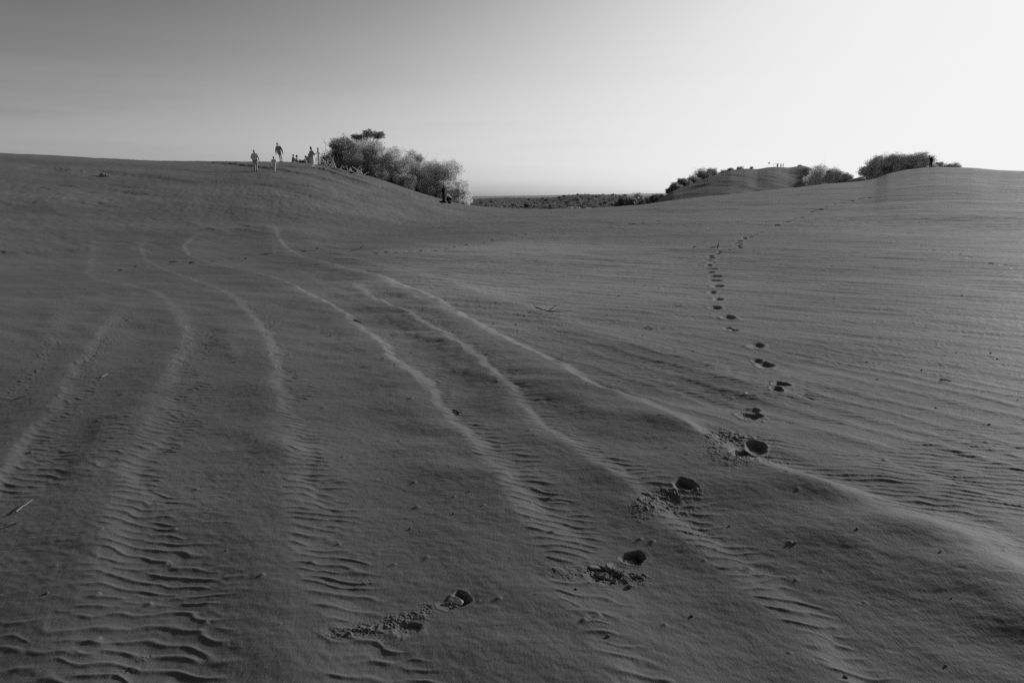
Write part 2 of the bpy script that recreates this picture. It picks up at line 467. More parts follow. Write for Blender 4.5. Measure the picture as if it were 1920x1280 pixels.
SF = {}
ripmask1 = np.zeros(xs.shape, np.float32)
smoothmask = np.zeros(xs.shape, np.float32)
for key in T:
    m, s, par, ends = ridge_field(key)
    A, W, Wd, band, W2 = TP[key]
    rl = rs_[m]
    Wl = W * (0.8 + 0.05 * np.clip(rl, 0, 16)); Wr = Wd * (1.25 + 0.8 * (1 - sstep(rl, 2.5, 5.5)) + 2.2 * (1 - sstep(par, 0, 3.5)) * (rl > 8))
    left = np.clip(1 + s / Wl, 0, 1); left = left ** 1.35; left = left * left * (3 - 2 * left)
    nf = 1 - sstep(rl, 4, 8)
    vw = 1.0 + 0.6 * nf * (sstep(samp(PATCH, xs[m] * 0.7 + 5, ys[m] * 0.7), -1.2, 1.2) - 0.5)
    right = np.clip(1 - s / (Wr * vw), 0, 1); right = right * right * (3 - 2 * right)
    kk = 0.54 + 0.30 * nf * (sstep(samp(PATCH, xs[m] * 0.35 - 4, ys[m] * 0.35 + 2), -1.0, 1.0) - 0.5)
    right = kk * right + (1 - kk) * (1 - sstep(s, 0, W2))
    prof = np.where(s < 0, left, right)
    # a soft crest
    amp = A * (0.95 + (0.18 if key in 'cdef' else 0.05) * sstep(rl, 3.0, 7.0) - (0.25 if key in 'def' else 0.0) * sstep(rl, 8, 14)) * (1 + 0.12 * nf * samp(PATCH, xs[m], ys[m])) * ends
    zz[m] += (amp * prof).astype(np.float32)
    if band > 0:
        bw = band * (1 + 0.25 * samp(PATCH, xs[m] + 3, ys[m]))
        rm = sstep(s, -0.01, 0.05) * (1 - sstep(s, bw * 0.75, bw * 1.15)) * ends * (1 - sstep(rl, 9, 18))
        ripmask1[m] = np.maximum(ripmask1[m], rm)
    if key in 'abcd':
        smoothmask[m] = np.maximum(smoothmask[m], (s < 0) * sstep(s, -W * 1.1, -W * 0.9) * ends)
    full = np.full(xs.shape, np.nan, np.float32); full[m] = s
    SF[key] = full

# keep the mean level of the sheet: only the relief about it stays
cell = 0.22
gi = ((xs + 32) / cell).astype(np.int32); gj = (ys / cell).astype(np.int32)
gi = np.clip(gi, 0, 399); gj = np.clip(gj, 0, 229)
flat_i = gj * 400 + gi
cnt = np.bincount(flat_i, minlength=400 * 230).astype(float).reshape(230, 400)
sm_ = np.bincount(flat_i, weights=zz, minlength=400 * 230).reshape(230, 400)
def blur(a, sg):
    n = int(3 * sg) | 1; k = np.exp(-(np.arange(-n, n + 1) / sg) ** 2 / 2); k /= k.sum()
    a = np.apply_along_axis(lambda v: np.convolve(v, k, mode='same'), 0, a)
    return np.apply_along_axis(lambda v: np.convolve(v, k, mode='same'), 1, a)
cell_mean = np.where(cnt > 0, sm_ / np.maximum(cnt, 1), 0)
msk = (cnt > 0).astype(float)
low = blur(cell_mean * msk, 4.5) / np.maximum(blur(msk, 4.5), 1e-3)
fx = np.clip((xs + 32) / cell - 0.5, 0, 398); fy = np.clip(ys / cell - 0.5, 0, 228)
ix = fx.astype(np.int32); iy = fy.astype(np.int32); fx -= ix; fy -= iy
lowv = (low[iy, ix] * (1 - fx) + low[iy, ix + 1] * fx) * (1 - fy) + (low[iy + 1, ix] * (1 - fx) + low[iy + 1, ix + 1] * fx) * fy
zz -= (0.72 * lowv).astype(np.float32)

# field masks
def interp_line(key, y):
    Q = polyline_world(T[key]); o = np.argsort(Q[:, 1])
    return np.interp(y, Q[o, 1], Q[o, 0])
pat = samp(PATCH, xs + 1.7, ys - 2.2)
xa = interp_line('a', ys); xd = interp_line('d', ys)
right_field = sstep(xs - xa, 0.03, 0.30)
left_field = sstep(xd - xs, 0.10, 0.35) * (1 - sstep(rs_, 3.4, 5.0)) * sstep(pat, -1.3, -0.2)
left_mid = sstep(xd - xs, 0.10, 0.35) * (1 - sstep(rs_, 2.6, 3.6))
r1 = samp(RIP1, xs + wx * 1.2, ys + wy * 1.2)
r2 = samp(RIP2, xs + wx, ys + wy)
r3 = samp(RIP3, xs + wx, ys + wy); r5 = samp(RIP5, xs + wx, ys + wy)
r4 = samp(RIP4, xs + wx * 2, ys + wy * 2)
res1 = 1 - 0.85 * sstep(rs_, 7, 14)
zz += r1 * 0.0058 * ripmask1 * res1
zz += r4 * 0.0041 * np.maximum(left_field * 0.45, left_mid * sstep(pat, -2.2, -1.0)) * (1 - 0.7 * ripmask1)
rf = right_field * (1 - sstep(rs_, 8, 14)) * sstep(pat, -1.2, 0.8)
zz += r2 * 0.0056 * rf * (1 - ripmask1 * 0.6)
zz += (np.clip(r5, -0.25, 0.5) * 0.0060 * sstep(rs_, 3.2, 5.0) * (1 - sstep(rs_, 6.5, 9.5)) + np.clip(r3, -0.3, 0.55) * (0.006 + 0.009 * sstep(rs_, 8, 16)) * sstep(rs_, 6.0, 9.5)) * right_field * (1 - 0.3 * sstep(rs_, 30, 44))
zz += samp(N_LOW, xs, ys) * 0.005 * sstep(rs_, 4, 10)
zz += samp(LUMP, xs, ys) * 0.0007

# ------------------------------------------------------------------ footprints: photo px, half sizes px, depth m
DENT = [(864, 1131, 19, 13, 0.026), (838, 1140, 26, 11, 0.010), (766, 1186, 34, 15, 0.012), (733, 1200, 12, 8, -0.004),
        (1190, 1049, 29, 16, 0.042), (1128, 1078, 34, 18, 0.014), (1282, 913, 22, 10, 0.027), (1255, 938, 23, 13, 0.012),
        (1416, 846, 20, 11, 0.038), (1392, 860, 24, 10, 0.028), (1405, 770, 17, 6, 0.028), (1404, 782, 20, 9, 0.034),
        (1462, 723, 15, 5, 0.028), (1457, 734, 12, 5, 0.026), (1419, 677, 10, 5, 0.04), (1432, 684, 16, 6, 0.045),
        (1418, 648, 15, 7, 0.045), (1363, 615, 9, 3, .04), (1376, 619, 9, 3, .04), (1366, 595, 15, 5, 0.05), (1341, 577, 14, 4.5, 0.05),
        (1345, 561, 10, 3, 0.045), (1334, 548, 9, 3, 0.045), (1346, 537, 11, 3.2, 0.055), (1341, 526.5, 12, 3, 0.055), (1339, 518, 12, 2.6, 0.055),
        (1331, 511, 9, 2.4, 0.05), (1334, 504, 11, 2.2, 0.05), (1329, 498, 7, 2, 0.05), (1336, 492.5, 8, 2, 0.05), (1328, 487, 9, 2, 0.055),
        (1333, 483, 7, 1.8, 0.05), (1331, 479.5, 8, 1.8, 0.05), (1345, 475.5, 8, 1.7, 0.05), (1348, 472, 6, 1.5, 0.05),
        (1330, 463.8, 12, 2.0, 0.06), (1316, 453, 6, 1.6, 0.04), (1300, 462.5, 4, 2, 0.05),
        (1367, 469, 6, 1.5, 0.05), (1374, 466.5, 6, 1.5, 0.05), (1386, 464, 6, 1.5, 0.05), (1381, 461.4, 8, 1.5, 0.06), (1387, 459, 6, 1.4, 0.06),
        (1381, 456, 9, 1.5, 0.06), (1385, 451.5, 7, 1.4, 0.06), (1395, 448, 6, 1.4, 0.06), (1395, 446, 6, 1.3, 0.06), (1405, 444, 7, 1.3, 0.06),
        (1415, 439, 5, 1.3, .06), (1424, 435.5, 7, 1.3, .06), (1438, 432, 6, 1.3, .06), (1447, 428.5, 6, 1.2, .06), (1447, 425.5, 5, 1.2, .06),
        (1456, 423, 6, 1.2, .06), (1472, 418, 6, 1.2, .06), (1476, 416, 5, 1.2, .06), (1484, 412.5, 5, 1.2, .06), (1491, 409, 4, 1.2, .06),
        (1504, 408, 5, 1.1, .06), (1518, 403, 5, 1.1, .07), (1521, 397.5, 4, 1.1, .07), (1527, 395, 5, 1.1, .07), (1538, 393, 5, 1.1, .07),
        (1548, 388, 3, 1.1, .06), (1565, 383, 3, 1, .06)]
DENT = [(a, b, c, d, (0.10 if b < 426 else e)) for (a, b, c, d, e) in DENT] + [(1580, 380, 4, 1, .09), (1597, 377, 4, 1, .09), (1612, 373, 4, 1, .09), (1630, 371, 4, 1, .08)]
for i in range(26):      # a second faint track across the middle
    DENT.append((700 + i * 22 + rng.uniform(-6, 6), 473 - i * 2.0 + (14 * math.sin(i * 0.35)) * 0.4 - max(0, i - 12) * 1.3 + rng.uniform(-1.5, 1.5), rng.uniform(4, 9), 1.1, 0.035))
for i in range(15):
    DENT.append((1600 + i * 22 + rng.uniform(-8, 8), 430 + i * 5.2 + rng.uniform(-3, 3), rng.uniform(3, 6), 1.0, 0.022))
for i in range(12):
    DENT.append((220 + i * 34 + rng.uniform(-9, 9), 505 - i * 3.4 + rng.uniform(-4, 4), rng.uniform(5, 11), 1.4, 0.04))
for i, (px_, py_, a, b, dep) in enumerate(DENT):
    cx, cy, _ = hit(px_, py_)
    rr = math.hypot(cx, cy)
    y1 = hit(px_, py_ - b); y2 = hit(px_, py_ + b)
    ha = max(a * rr / F, 0.04)
    hb = math.hypot(y1[0] - y2[0], y1[1] - y2[1]) / 2
    hb = min(max(hb, 0.035), 0.16 if rr < 20 else 0.30)
    ux, uy = cy / rr, -cx / rr        # to the right
    vx, vy = cx / rr, cy / rr
    q = np.where((np.abs(xs - cx) < 2.6 * max(ha, hb)) & (np.abs(ys - cy) < 2.6 * max(ha, hb)))[0]
    if len(q) == 0: continue
    ex = xs[q] - cx + samp(WOB, xs[q] + 2, ys[q]) * 0.006; ey = ys[q] - cy + samp(WOB2, xs[q] + 2, ys[q]) * 0.006
    a_ = (ex * ux + ey * uy) / ha; b_ = (ex * vx + ey * vy) / hb
    th = np.arctan2(b_, a_)
    rho = np.hypot(a_, b_) * (1 + 0.09 * np.sin(2 * th + i) + 0.07 * np.sin(3 * th + 2 * i) + 0.04 * np.sin(6 * th + i))
    rho = rho + samp(CRUMB, xs[q], ys[q]) * 0.015
    bowl = (1 - sstep(rho, 0.62 if rr < 4.2 else 0.40, 1.0 if rr < 4.2 else 1.08)) * (1 if rr < 4.2 else 0.8) * np.clip(0.62 + 0.45 * b_ + 0.25 * a_, 0.12, 1.15)
    if dep > 0.02 and rr < 14:
        keep = zz[q]
        flat = zz[q] * (1 - 0.6 * (1 - sstep(rho, 0.8, 1.1)))
        zz[q] = flat
    zz[q] -= (dep * bowl * (1 + 0.12 * samp(CRUMB, xs[q] + 1, ys[q]) * (rr < 5))).astype(np.float32)
    zz[q] += ((0.0015 if rr < 4.2 else 0.004) * np.exp(-((rho - 1.15) / 0.16) ** 2)).astype(np.float32)

# crumbled sand round the nearest prints: px, half sizes px, height m
CR = [(690, 1185, 60, 10, 0.010), (650, 1198, 30, 5, 0.009), (790, 1160, 26, 12, 0.006), (800, 1142, 16, 8, 0.007), (745, 1165, 30, 14, 0.007),
      (1060, 1080, 40, 14, 0.006), (1130, 1072, 40, 18, 0.008), (1165, 1083, 40, 12, 0.011), (1205, 1078, 14, 6, 0.012),
      (1225, 945, 34, 22, 0.010), (1200, 960, 22, 16, 0.008), (1262, 925, 30, 8, 0.009), (1312, 925, 12, 8, 0.012), (1275, 950, 46, 16, 0.005), (1300, 1000, 40, 20, 0.004),
      (1350, 838, 24, 20, 0.011), (1370, 870, 40, 16, 0.008), (1430, 868, 40, 14, 0.008), (1400, 830, 50, 12, 0.006), (1360, 825, 40, 10, 0.007),
      (1432, 788, 12, 8, 0.008), (240, 1262, 24, 8, 0.006), (275, 1235, 20, 6, 0.005), (690, 1095, 10, 8, 0.007), (1440, 745, 40, 14, 0.003)]
cr = samp(CRUMB, xs, ys); cr2 = samp(CRUMB, xs * 1.7 + 2, ys * 1.7)
CRB = tex_noise(1024, 5.0, 0.03, 0.12, beta=0.8, seed=33); cr3 = samp(CRB, xs, ys)
for (px_, py_, a, b, hgt) in CR:
    cx, cy, _ = hit(px_, py_)
    rr = math.hypot(cx, cy)
    y1 = hit(px_, py_ - b); y2 = hit(px_, py_ + b)
    ha = a * rr / F; hb = math.hypot(y1[0] - y2[0], y1[1] - y2[1]) / 2
    ux, uy = cy / rr, -cx / rr; vx, vy = cx / rr, cy / rr
    q = np.where((np.abs(xs - cx) < 2.2 * max(ha, hb)) & (np.abs(ys - cy) < 2.2 * max(ha, hb)))[0]
    ex = xs[q] - cx; ey = ys[q] - cy
    e2 = ((ex * ux + ey * uy) / ha) ** 2 + ((ex * vx + ey * vy) / hb) ** 2
    g = np.exp(-e2 * 0.9)
    n_ = np.clip(cr[q] - 0.35 + 0.6 * g, 0, 1.6)
    n3_ = np.clip(cr3[q] - 0.2, 0, 1.5)
    zz[q] += (0.5 * hgt * g * (0.7 * np.minimum(n_, 0.9) + 0.25 * np.clip(cr2[q], 0, 1) + 0.8 * n3_ * (g > 0.15))).astype(np.float32)

# small lumps and wind tails
for i in range(150):
    px_ = rng.uniform(-40, 1960); py_ = 470 + 760 * rng.uniform(0, 1) ** 1.7
    cx, cy, _ = hit(px_, py_)
    rr = math.hypot(cx, cy)
    sz = rng.uniform(0.006, 0.014) * (1 + rr * 0.08); hh = sz * rng.uniform(0.35, 0.7)
    q = np.where((np.abs(xs - cx) < 6 * sz) & (np.abs(ys - cy) < 6 * sz))[0]
    if len(q) == 0: continue
    ex = xs[q] - cx; ey = ys[q] - cy
    tx, ty = -0.75, -0.66           # tail direction
    al = ex * tx + ey * ty; ac = -ex * ty + ey * tx
    al = np.where(al > 0, al * 0.45, al * 1.6)
    zz[q] += (hh * np.exp(-(al * al + ac * ac) / (sz * sz * 0.6))).astype(np.float32)

fade = (1 - sstep(rs_, 38, 44)) * (1 - sstep(np.abs(us), 1170, 1320))
Z[sel] += zz * fade

# far relief on the slopes: small scarps and tracks
farsel = (R2 > 18) & front
FX, FY, FR = X[farsel], Y[farsel], R2[farsel]
N_FAR = tex_noise(1024, 60.0, 0.8, 8, aniso=(1, 0.22), ang=R(-75), beta=1.2, seed=41)
N_FAR2 = tex_noise(1024, 30.0, 0.4, 2.0, aniso=(1, 0.5), ang=R(-45), beta=0.8, seed=42)
fz = samp(N_FAR, FX, FY) * 0.007 * sstep(FR, 20, 40) + samp(N_FAR2, FX, FY) * 0.0018 * sstep(FR, 20, 32)
FARR = {'p': ([(585, 313), (640, 330), (700, 349), (745, 362), (790, 373), (830, 380)], 0.16, 2.2, 0.5),
        'q': ([(600, 309), (640, 322), (680, 335), (730, 350)], 0.12, 1.2, 0.4),
        'r': ([(380, 305), (430, 307), (480, 313), (560, 325), (640, 345), (700, 362)], 0.12, 2.5, 0.6),
        's': ([(560, 345), (620, 360), (680, 370), (760, 378)], 0.08, 1.5, 0.5),
        't': ([(100, 320), (200, 322), (300, 332), (400, 345)], 0.10, 3.0, 0.8),
        'u': ([(700, 430), (780, 428), (860, 418), (960, 408)], 0.05, 2.0, 0.6),
        'v': ([(500, 425), (460, 432), (420, 428), (375, 432)], 0.04, 1.2, 0.5),
        'w': ([(0, 475), (60, 472), (110, 466), (160, 470)], 0.03, 1.0, 0.4)}
for (px_, py_, a, b, dep) in DENT:
    if py_ > 430: continue
    cx, cy, _ = hit(px_, py_); rr = math.hypot(cx, cy)
    if rr < 33: continue
    ha = max(a * rr / F, 0.12); hb = 0.22
    q = np.where((np.abs(FX - cx) < 1.2) & (np.abs(FY - cy) < 1.2))[0]
    if len(q):
        ex = FX[q] - cx; ey = FY[q] - cy
        a_ = (ex * cy - ey * cx) / rr / ha; b_ = (ex * cx + ey * cy) / rr / hb
        fz[q] -= 0.10 * (1 - sstep(np.hypot(a_, b_), 0.4, 1.2))
for key, (pts, A, W, Wd) in FARR.items():
    Q = polyline_world(pts)[::3]
    lo = Q.min(0) - W - 1; hi = Q.max(0) + W + 1
    m = np.where((FX > lo[0]) & (FX < hi[0]) & (FY > lo[1]) & (FY < hi[1]))[0]
    best = np.full(len(m), 1e9); sg = np.zeros(len(m)); pr = np.zeros(len(m))
    px_ = FX[m] + samp(N_FAR2, FX[m], FY[m]) * 0.1; py_ = FY[m]
    for k in range(len(Q) - 1):
        a = Q[k]; d = Q[k + 1] - a; L2 = (d * d).sum() + 1e-9
        ex = px_ - a[0]; ey = py_ - a[1]
        t = np.clip((ex * d[0] + ey * d[1]) / L2, 0, 1)
        dd = (ex - t * d[0]) ** 2 + (ey - t * d[1]) ** 2
        u = dd < best
        best[u] = dd[u]; sg[u] = (d[0] * ey - d[1] * ex)[u]; pr[u] = ((k + t) / (len(Q) - 1))[u]
    s = np.sqrt(best) * np.where(sg > 0, 1, -1)
    prof = np.where(s < 0, np.clip(1 + s / Wd, 0, 1), np.clip(1 - s / W, 0, 1) ** 1.5)
    fz[m] += A * prof * sstep(pr, 0, 0.1) * (1 - sstep(pr, 0.9, 1.0))
for i in range(60):       # old scuffs and tracks on the left slope
    px_ = rng.uniform(0, 860); py_ = rng.uniform(312, 395)
    if i % 3: px_ = rng.uniform(460, 760); py_ = 312 + (px_ - 460) * 0.2 + rng.uniform(0, 40)
    cx, cy, _ = hit(px_, py_)
    wd = rng.uniform(0.15, 0.35)
    q = np.where((np.abs(FX - cx) < 1.6) & (np.abs(FY - cy) < 1.6))[0]
    if len(q):
        ex = FX[q] - cx; ey = FY[q] - cy
        fz[q] -= rng.uniform(0.03, 0.08) * np.exp(-(ex * ex / (wd * 2.2) ** 2 + ey * ey / (wd * 1.1) ** 2))
Z[farsel] += fz * (1 - sstep(FR, 100, 122))

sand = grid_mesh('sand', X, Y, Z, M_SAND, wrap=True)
tag(sand, kind='structure')

_rows_f = ROWS
def ground(x, y):
    """height of the finished sand sheet"""
    r_ = math.hypot(x, y); a = math.atan2(x, y)
    i = int(np.searchsorted(ROWS, r_)) - 1; i = max(0, min(NR - 2, i))
    j = int(np.searchsorted(az_f, a)) - 1; j = max(0, min(ncf - 2, j))
    fi = (r_ - ROWS[i]) / (ROWS[i + 1] - ROWS[i]); fj = (a - az_f[j]) / (az_f[j + 1] - az_f[j])
    fi = min(1, max(0, fi)); fj = min(1, max(0, fj))
    return float((Z[i, j] * (1 - fj) + Z[i, j + 1] * fj) * (1 - fi) + (Z[i + 1, j] * (1 - fj) + Z[i + 1, j + 1] * fj) * fi)

# ------------------------------------------------------------------ the dunes behind, the scrub plain and the sea
SKY2 = [(1080, 420), (1150, 396), (1200, 388), (1228, 379), (1245, 367), (1262, 358), (1300, 343.5), (1330, 332), (1345, 327.5), (1370, 320), (1400, 317),
        (1420, 318), (1440, 314.5), (1455, 313.5), (1480, 315), (1500, 312.3), (1515, 313.3), (1540, 325), (1570, 334), (1598, 336), (1625, 329),
        (1640, 323), (1680, 318.5), (1700, 316), (1760, 312.5), (1800, 322), (1900, 340), (2000, 360)]
d2 = ray([p[0] for p in SKY2], [p[1] for p in SKY2])
B_AZ = np.arctan2(d2[:, 0], d2[:, 1]); B_T = d2[:, 2]
B_DX = [1080, 1150, 1240, 1500, 1530, 1570, 1600, 1650, 1700, 1800, 2000]
B_DD = [150, 170, 230, 290, 265, 205, 170, 140, 132, 128, 125]
B_DAZ = _pxa(B_DX)
N_BG = tex_noise(512, 260.0, 6, 70, aniso=(1, 0.6), ang=R(-30), beta=1.9, seed=51)
def back_z(x, y):
    r = np.hypot(x, y); az = np.arctan2(x, y)
    a = np.clip(az, B_AZ[0], B_AZ[-1])
    t = smooth1(B_AZ, B_T, a, 0.006); D = smooth1(B_DAZ, B_DD, a, 0.03)
    zc = t * D + H
    up_ = sstep(r, D * 0.55, D)
    up_ = up_ * up_ * (3 - 2 * up_) * 0.4 + up_ * 0.6
    z = -6.3 + (zc + 6.3) * up_ * (1 - sstep(r, D * 1.0, D * 1.6))
    side = sstep(az, B_AZ[0] - 0.02, B_AZ[0] + 0.04) * (1 - sstep(az, B_AZ[-1] - 0.1, B_AZ[-1]))
    z = -6.3 + (z + 6.3) * side
    return z + samp(N_BG, x, y) * 0.2 * (1 - sstep(r, D * 0.85, D)) * side
azb = np.linspace(float(_pxa([1060])[0]), float(_pxa([1990])[0]), 620)
rb = np.concatenate([np.linspace(112, 330, 420), np.linspace(333, 520, 30)])
A3, R3 = np.meshgrid(azb, rb)
bx, by = np.sin(A3) * R3, np.cos(A3) * R3
bz = back_z(bx, by)
far_dune = grid_mesh('dune_hill', bx, by, bz, M_FARSAND)
tag(far_dune, kind='structure')

M_SCRUB = mat('scrub ground', 0.11, 0.95, bump=(0.6, 0.6), var=(0.03, 0.55, 1.7))
N_PL = tex_noise(512, 1600.0, 20, 400, beta=1.6, seed=61)
N_PL2 = tex_noise(1024, 700.0, 5, 30, beta=0.7, seed=62)
azp = np.linspace(-0.75, 0.80, 900)
rp = np.concatenate([np.linspace(100, 700, 420), np.geomspace(702, 2700, 220)])
A4, R4 = np.meshgrid(azp, rp)
qx, qy = np.sin(A4) * R4, np.cos(A4) * R4
def plain_z(x, y):
    z = -6.6 + samp(N_PL, x, y) * 0.7 + np.clip(samp(N_PL2, x, y), -0.3, 3) * 0.35
    r = np.hypot(x, y)
    # two low sandy mounds in the gap
    for (px_, rr, hh, sw, sl) in [(1085, 900, 6.5, 42, 170), (1170, 700, 3.5, 50, 120), (960, 1100, 3.5, 90, 160), (1230, 500, 3.0, 40, 80)]:
        d = ray1(px_, 370)
        ex = x - d[0] * rr; ey = y - d[1] * rr
        a = ex * d[1] - ey * d[0]; b = ex * d[0] + ey * d[1]
        z = z + hh * np.exp(-(a / sw) ** 2 - (b / sl) ** 2)
    return z - 4.5 * sstep(r, 1800, 2700)
pz = plain_z(qx, qy)
plain = grid_mesh('scrub_plain', qx, qy, pz, M_SCRUB)
tag(plain, kind='structure')

M_SEA = mat('sea water', 0.05, 0.35, bump=(0.05, 0.6), spec=0.5)
sx = np.linspace(-26000, 40000, 60); sy = np.linspace(1500, 42000, 60)
SX, SY = np.meshgrid(sx, sy)
sea = grid_mesh('sea', SX, SY, np.full(SX.shape, -9.5), M_SEA)
for v in (): pass
tag(sea, kind='structure')
# make the sea's faces look up
if sea.data.polygons[0].normal.z < 0:
    sea.data.flip_normals()
for o in (sand, far_dune, plain):
    if o.data.polygons[len(o.data.polygons) // 3].normal.z < 0:
        o.data.flip_normals()

def gz(x, y):
    r_ = math.hypot(x, y)
    g = ground(x, y) if r_ < 160 else -99
    if r_ > 112:
        a = math.atan2(x, y)
        if azb[0] < a < azb[-1] and r_ < 520:
            g = max(g, float(back_z(np.array([x]), np.array([y]))[0]))
        g = max(g, float(plain_z(np.array([x]), np.array([y]))[0]))
    return g

def at(px, py, D):
    d = ray1(px, py)
    return float(d[0] * D), float(d[1] * D), float(H + d[2] * D)

# ------------------------------------------------------------------ vegetation
M_BARK = mat('grey bark', 0.14, 0.9, bump=(8, 0.02))
M_DEAD = mat('bleached dead wood', 0.62, 0.8, bump=(12, 0.01))
def leaf_mat(name, col):
    m = bpy.data.materials.new(name); m.use_nodes = True
    t = m.node_tree; b = t.nodes['Principled BSDF']
    b.inputs['Roughness'].default_value = 0.7; b.inputs['Specular IOR Level'].default_value = 0.25
    g = t.nodes.new('ShaderNodeNewGeometry')
    tc = t.nodes.new('ShaderNodeTexCoord')
    n = t.nodes.new('ShaderNodeTexNoise'); n.inputs['Scale'].default_value = 2.2; n.inputs['Detail'].default_value = 3
    t.links.new(tc.outputs['Object'], n.inputs['Vector'])
    mr = t.nodes.new('ShaderNodeMapRange')
    mr.inputs['From Min'].default_value = 0.3; mr.inputs['From Max'].default_value = 0.7
    mr.inputs['To Min'].default_value = col * 0.8; mr.inputs['To Max'].default_value = min(0.92, col * 1.2)
    t.links.new(n.outputs[0], mr.inputs[0]); t.links.new(mr.outputs[0], b.inputs['Base Color'])
    tr = t.nodes.new('ShaderNodeBsdfTranslucent')
    t.links.new(mr.outputs[0], tr.inputs['Color'])
    mx = t.nodes.new('ShaderNodeMixShader'); mx.inputs[0].default_value = 0.58
    t.links.new(b.outputs[0], mx.inputs[1]); t.links.new(tr.outputs[0], mx.inputs[2])
    t.links.new(mx.outputs[0], t.nodes['Material Output'].inputs['Surface'])
    return m
M_LEAF = {'plain': leaf_mat('scrub leaves', 0.17), 'plain2': leaf_mat('grey scrub leaves', 0.34), 'dark': leaf_mat('dark leaves', 0.38), 'mid': leaf_mat('grey green leaves', 0.58), 'light': leaf_mat('pale leaves', 0.85)}

def leaves(centres, radii, n_each, size, r, squash=0.8):
    """small leaf sprays through lobes: returns verts, tris"""
    P = []; DD_ = []
    for (c, rad, n) in zip(centres, radii, n_each):
        d = r.normal(size=(n, 3)); d /= np.linalg.norm(d, axis=1)[:, None]
        q = r.uniform(0, 1, n) ** 0.30 * np.where(r.uniform(0, 1, n) > 0.90, r.uniform(1.0, 1.22, n), 1.0)
        wob = 1 + 0.16 * np.sin(d[:, 0] * 7 + c[0] * 3) + 0.14 * np.sin(d[:, 2] * 9 + c[1] * 5) + 0.1 * r.normal(size=n)
        p = c + d * (q * wob)[:, None] * rad * np.array([1, 1, squash])
        P.append(p); DD_.append(d)
    P = np.concatenate(P)
    n = len(P)
    nn = np.concatenate(DD_) + 0.38 * r.normal(size=(n, 3)); nn /= np.linalg.norm(nn, axis=1)[:, None]
    a = np.cross(nn, r.normal(size=(n, 3))); a /= np.linalg.norm(a, axis=1)[:, None]
    b = np.cross(nn, a) + 0.05 * r.normal(size=(n, 3)); b -= a * (a * b).sum(1)[:, None]; b /= np.linalg.norm(b, axis=1)[:, None]
    s = size * r.uniform(0.5, 1.5, n)[:, None]
    v = np.stack([P - a * s, P + b * s * 0.5, P + a * s, P - b * s * 0.5], 1).reshape(-1, 3)
    f = np.arange(n * 4).reshape(n, 4)
    return v, f

def tube(pts, rads, k=5):
    """tapered tube through pts"""
    pts = np.asarray(pts, float); n = len(pts)
    V = []; Fc = []
    tang = np.gradient(pts, axis=0); tang /= np.linalg.norm(tang, axis=1)[:, None] + 1e-9
    ref = np.array([0.31, 0.87, 0.38])
    for i in range(n):
        t = tang[i]; u = np.cross(t, ref); u /= np.linalg.norm(u) + 1e-9; w_ = np.cross(t, u)
        for j in range(k):
            an = 2 * PI * j / k
            V.append(pts[i] + (u * math.cos(an) + w_ * math.sin(an)) * rads[i])
    for i in range(n - 1):
        for j in range(k):
            Fc.append([i * k + j, i * k + (j + 1) % k, (i + 1) * k + (j + 1) % k, (i + 1) * k + j])
    return np.array(V), np.array(Fc)

def merge(parts):
    V = []; Fc = []; o = 0
    for v, f in parts:
        V.append(v); Fc.append(f + o); o += len(v)
    return np.concatenate(V), np.concatenate(Fc)

def branches(r, w_, h, n=7, base=0.10, twig=True, lean=0.0):
    parts = []
    for i in range(n):
        an = r.uniform(0, 2 * PI); sp = r.uniform(0.15, 0.45) * w_
        e = np.array([math.cos(an) * sp + lean * h, math.sin(an) * sp * 0.7, h * r.uniform(0.6, 0.98)])
        m_ = e * np.array([0.35, 0.35, 0.5]) + r.normal(size=3) * 0.05 * h
        pts = [np.array([0, 0, -0.5]), m_ * 0.4, m_, (m_ + e) / 2 + r.normal(size=3) * 0.04 * h, e]
        parts.append(tube(pts, [base, base * 0.85, base * 0.6, base * 0.35, base * 0.12]))
        if twig:
            for _ in range(3):
                t = r.uniform(0.4, 0.95); p = m_ * (1 - t) + e * t
                q = p + r.normal(size=3) * 0.12 * h + np.array([0, 0, 0.08 * h])
                parts.append(tube([p, (p + q) / 2 + r.normal(size=3) * 0.02 * h, q], [base * 0.3, base * 0.2, base * 0.06], 4))
    return merge(parts)

def bush_meshes(w_, h, kind, seed, nl=14, n_leaf=7000, size=0.11, base=0.08, low=0.12, dome=True, twiggy=0):
    r = np.random.default_rng(seed)
    cs, rd, ne = [], [], []
    for i in range(nl):
        an = r.uniform(0, 2 * PI); q = math.sqrt(r.uniform(0, 1))
        z = r.uniform(low, 0.80)
        env = math.sqrt(max(0.05, 1 - ((z - 0.3) / 0.72) ** 2)) if dome else 1.0
        rad = r.uniform(0.13, 0.25) * min(w_, h * 1.6)
        if i == 0: rad = 0.26 * min(w_, h * 1.6)
        x = math.cos(an) * q * (w_ / 2 - rad * 0.8) * env; y = math.sin(an) * q * (w_ / 2 - rad * 0.8) * env * 0.8
        zz_ = z * h * (h - 0.8 * rad) / (0.8 * h) * (1 - 0.30 * q * q)
        zz_ = min(zz_, h - rad * 0.8) if i else h - rad * 0.9
        if i == 0: x *= 0.3
        cs.append(np.array([x, y, max(zz_, rad * 0.5)])); rd.append(rad); ne.append(rad ** 2)
    ne = np.array(ne); ne = (ne / ne.sum() * n_leaf).astype(int) + 5
    v, f = leaves(cs, rd, ne, size, r)
    v[:, 2] = np.maximum(v[:, 2], -0.6)
    crown = raw_mesh('crown', v, f, M_LEAF[kind])
    bv, bf = branches(r, w_, h * 0.9, 7 + twiggy, base)
    trunk = raw_mesh('trunk', bv, bf, M_BARK, True)
    return crown, trunk

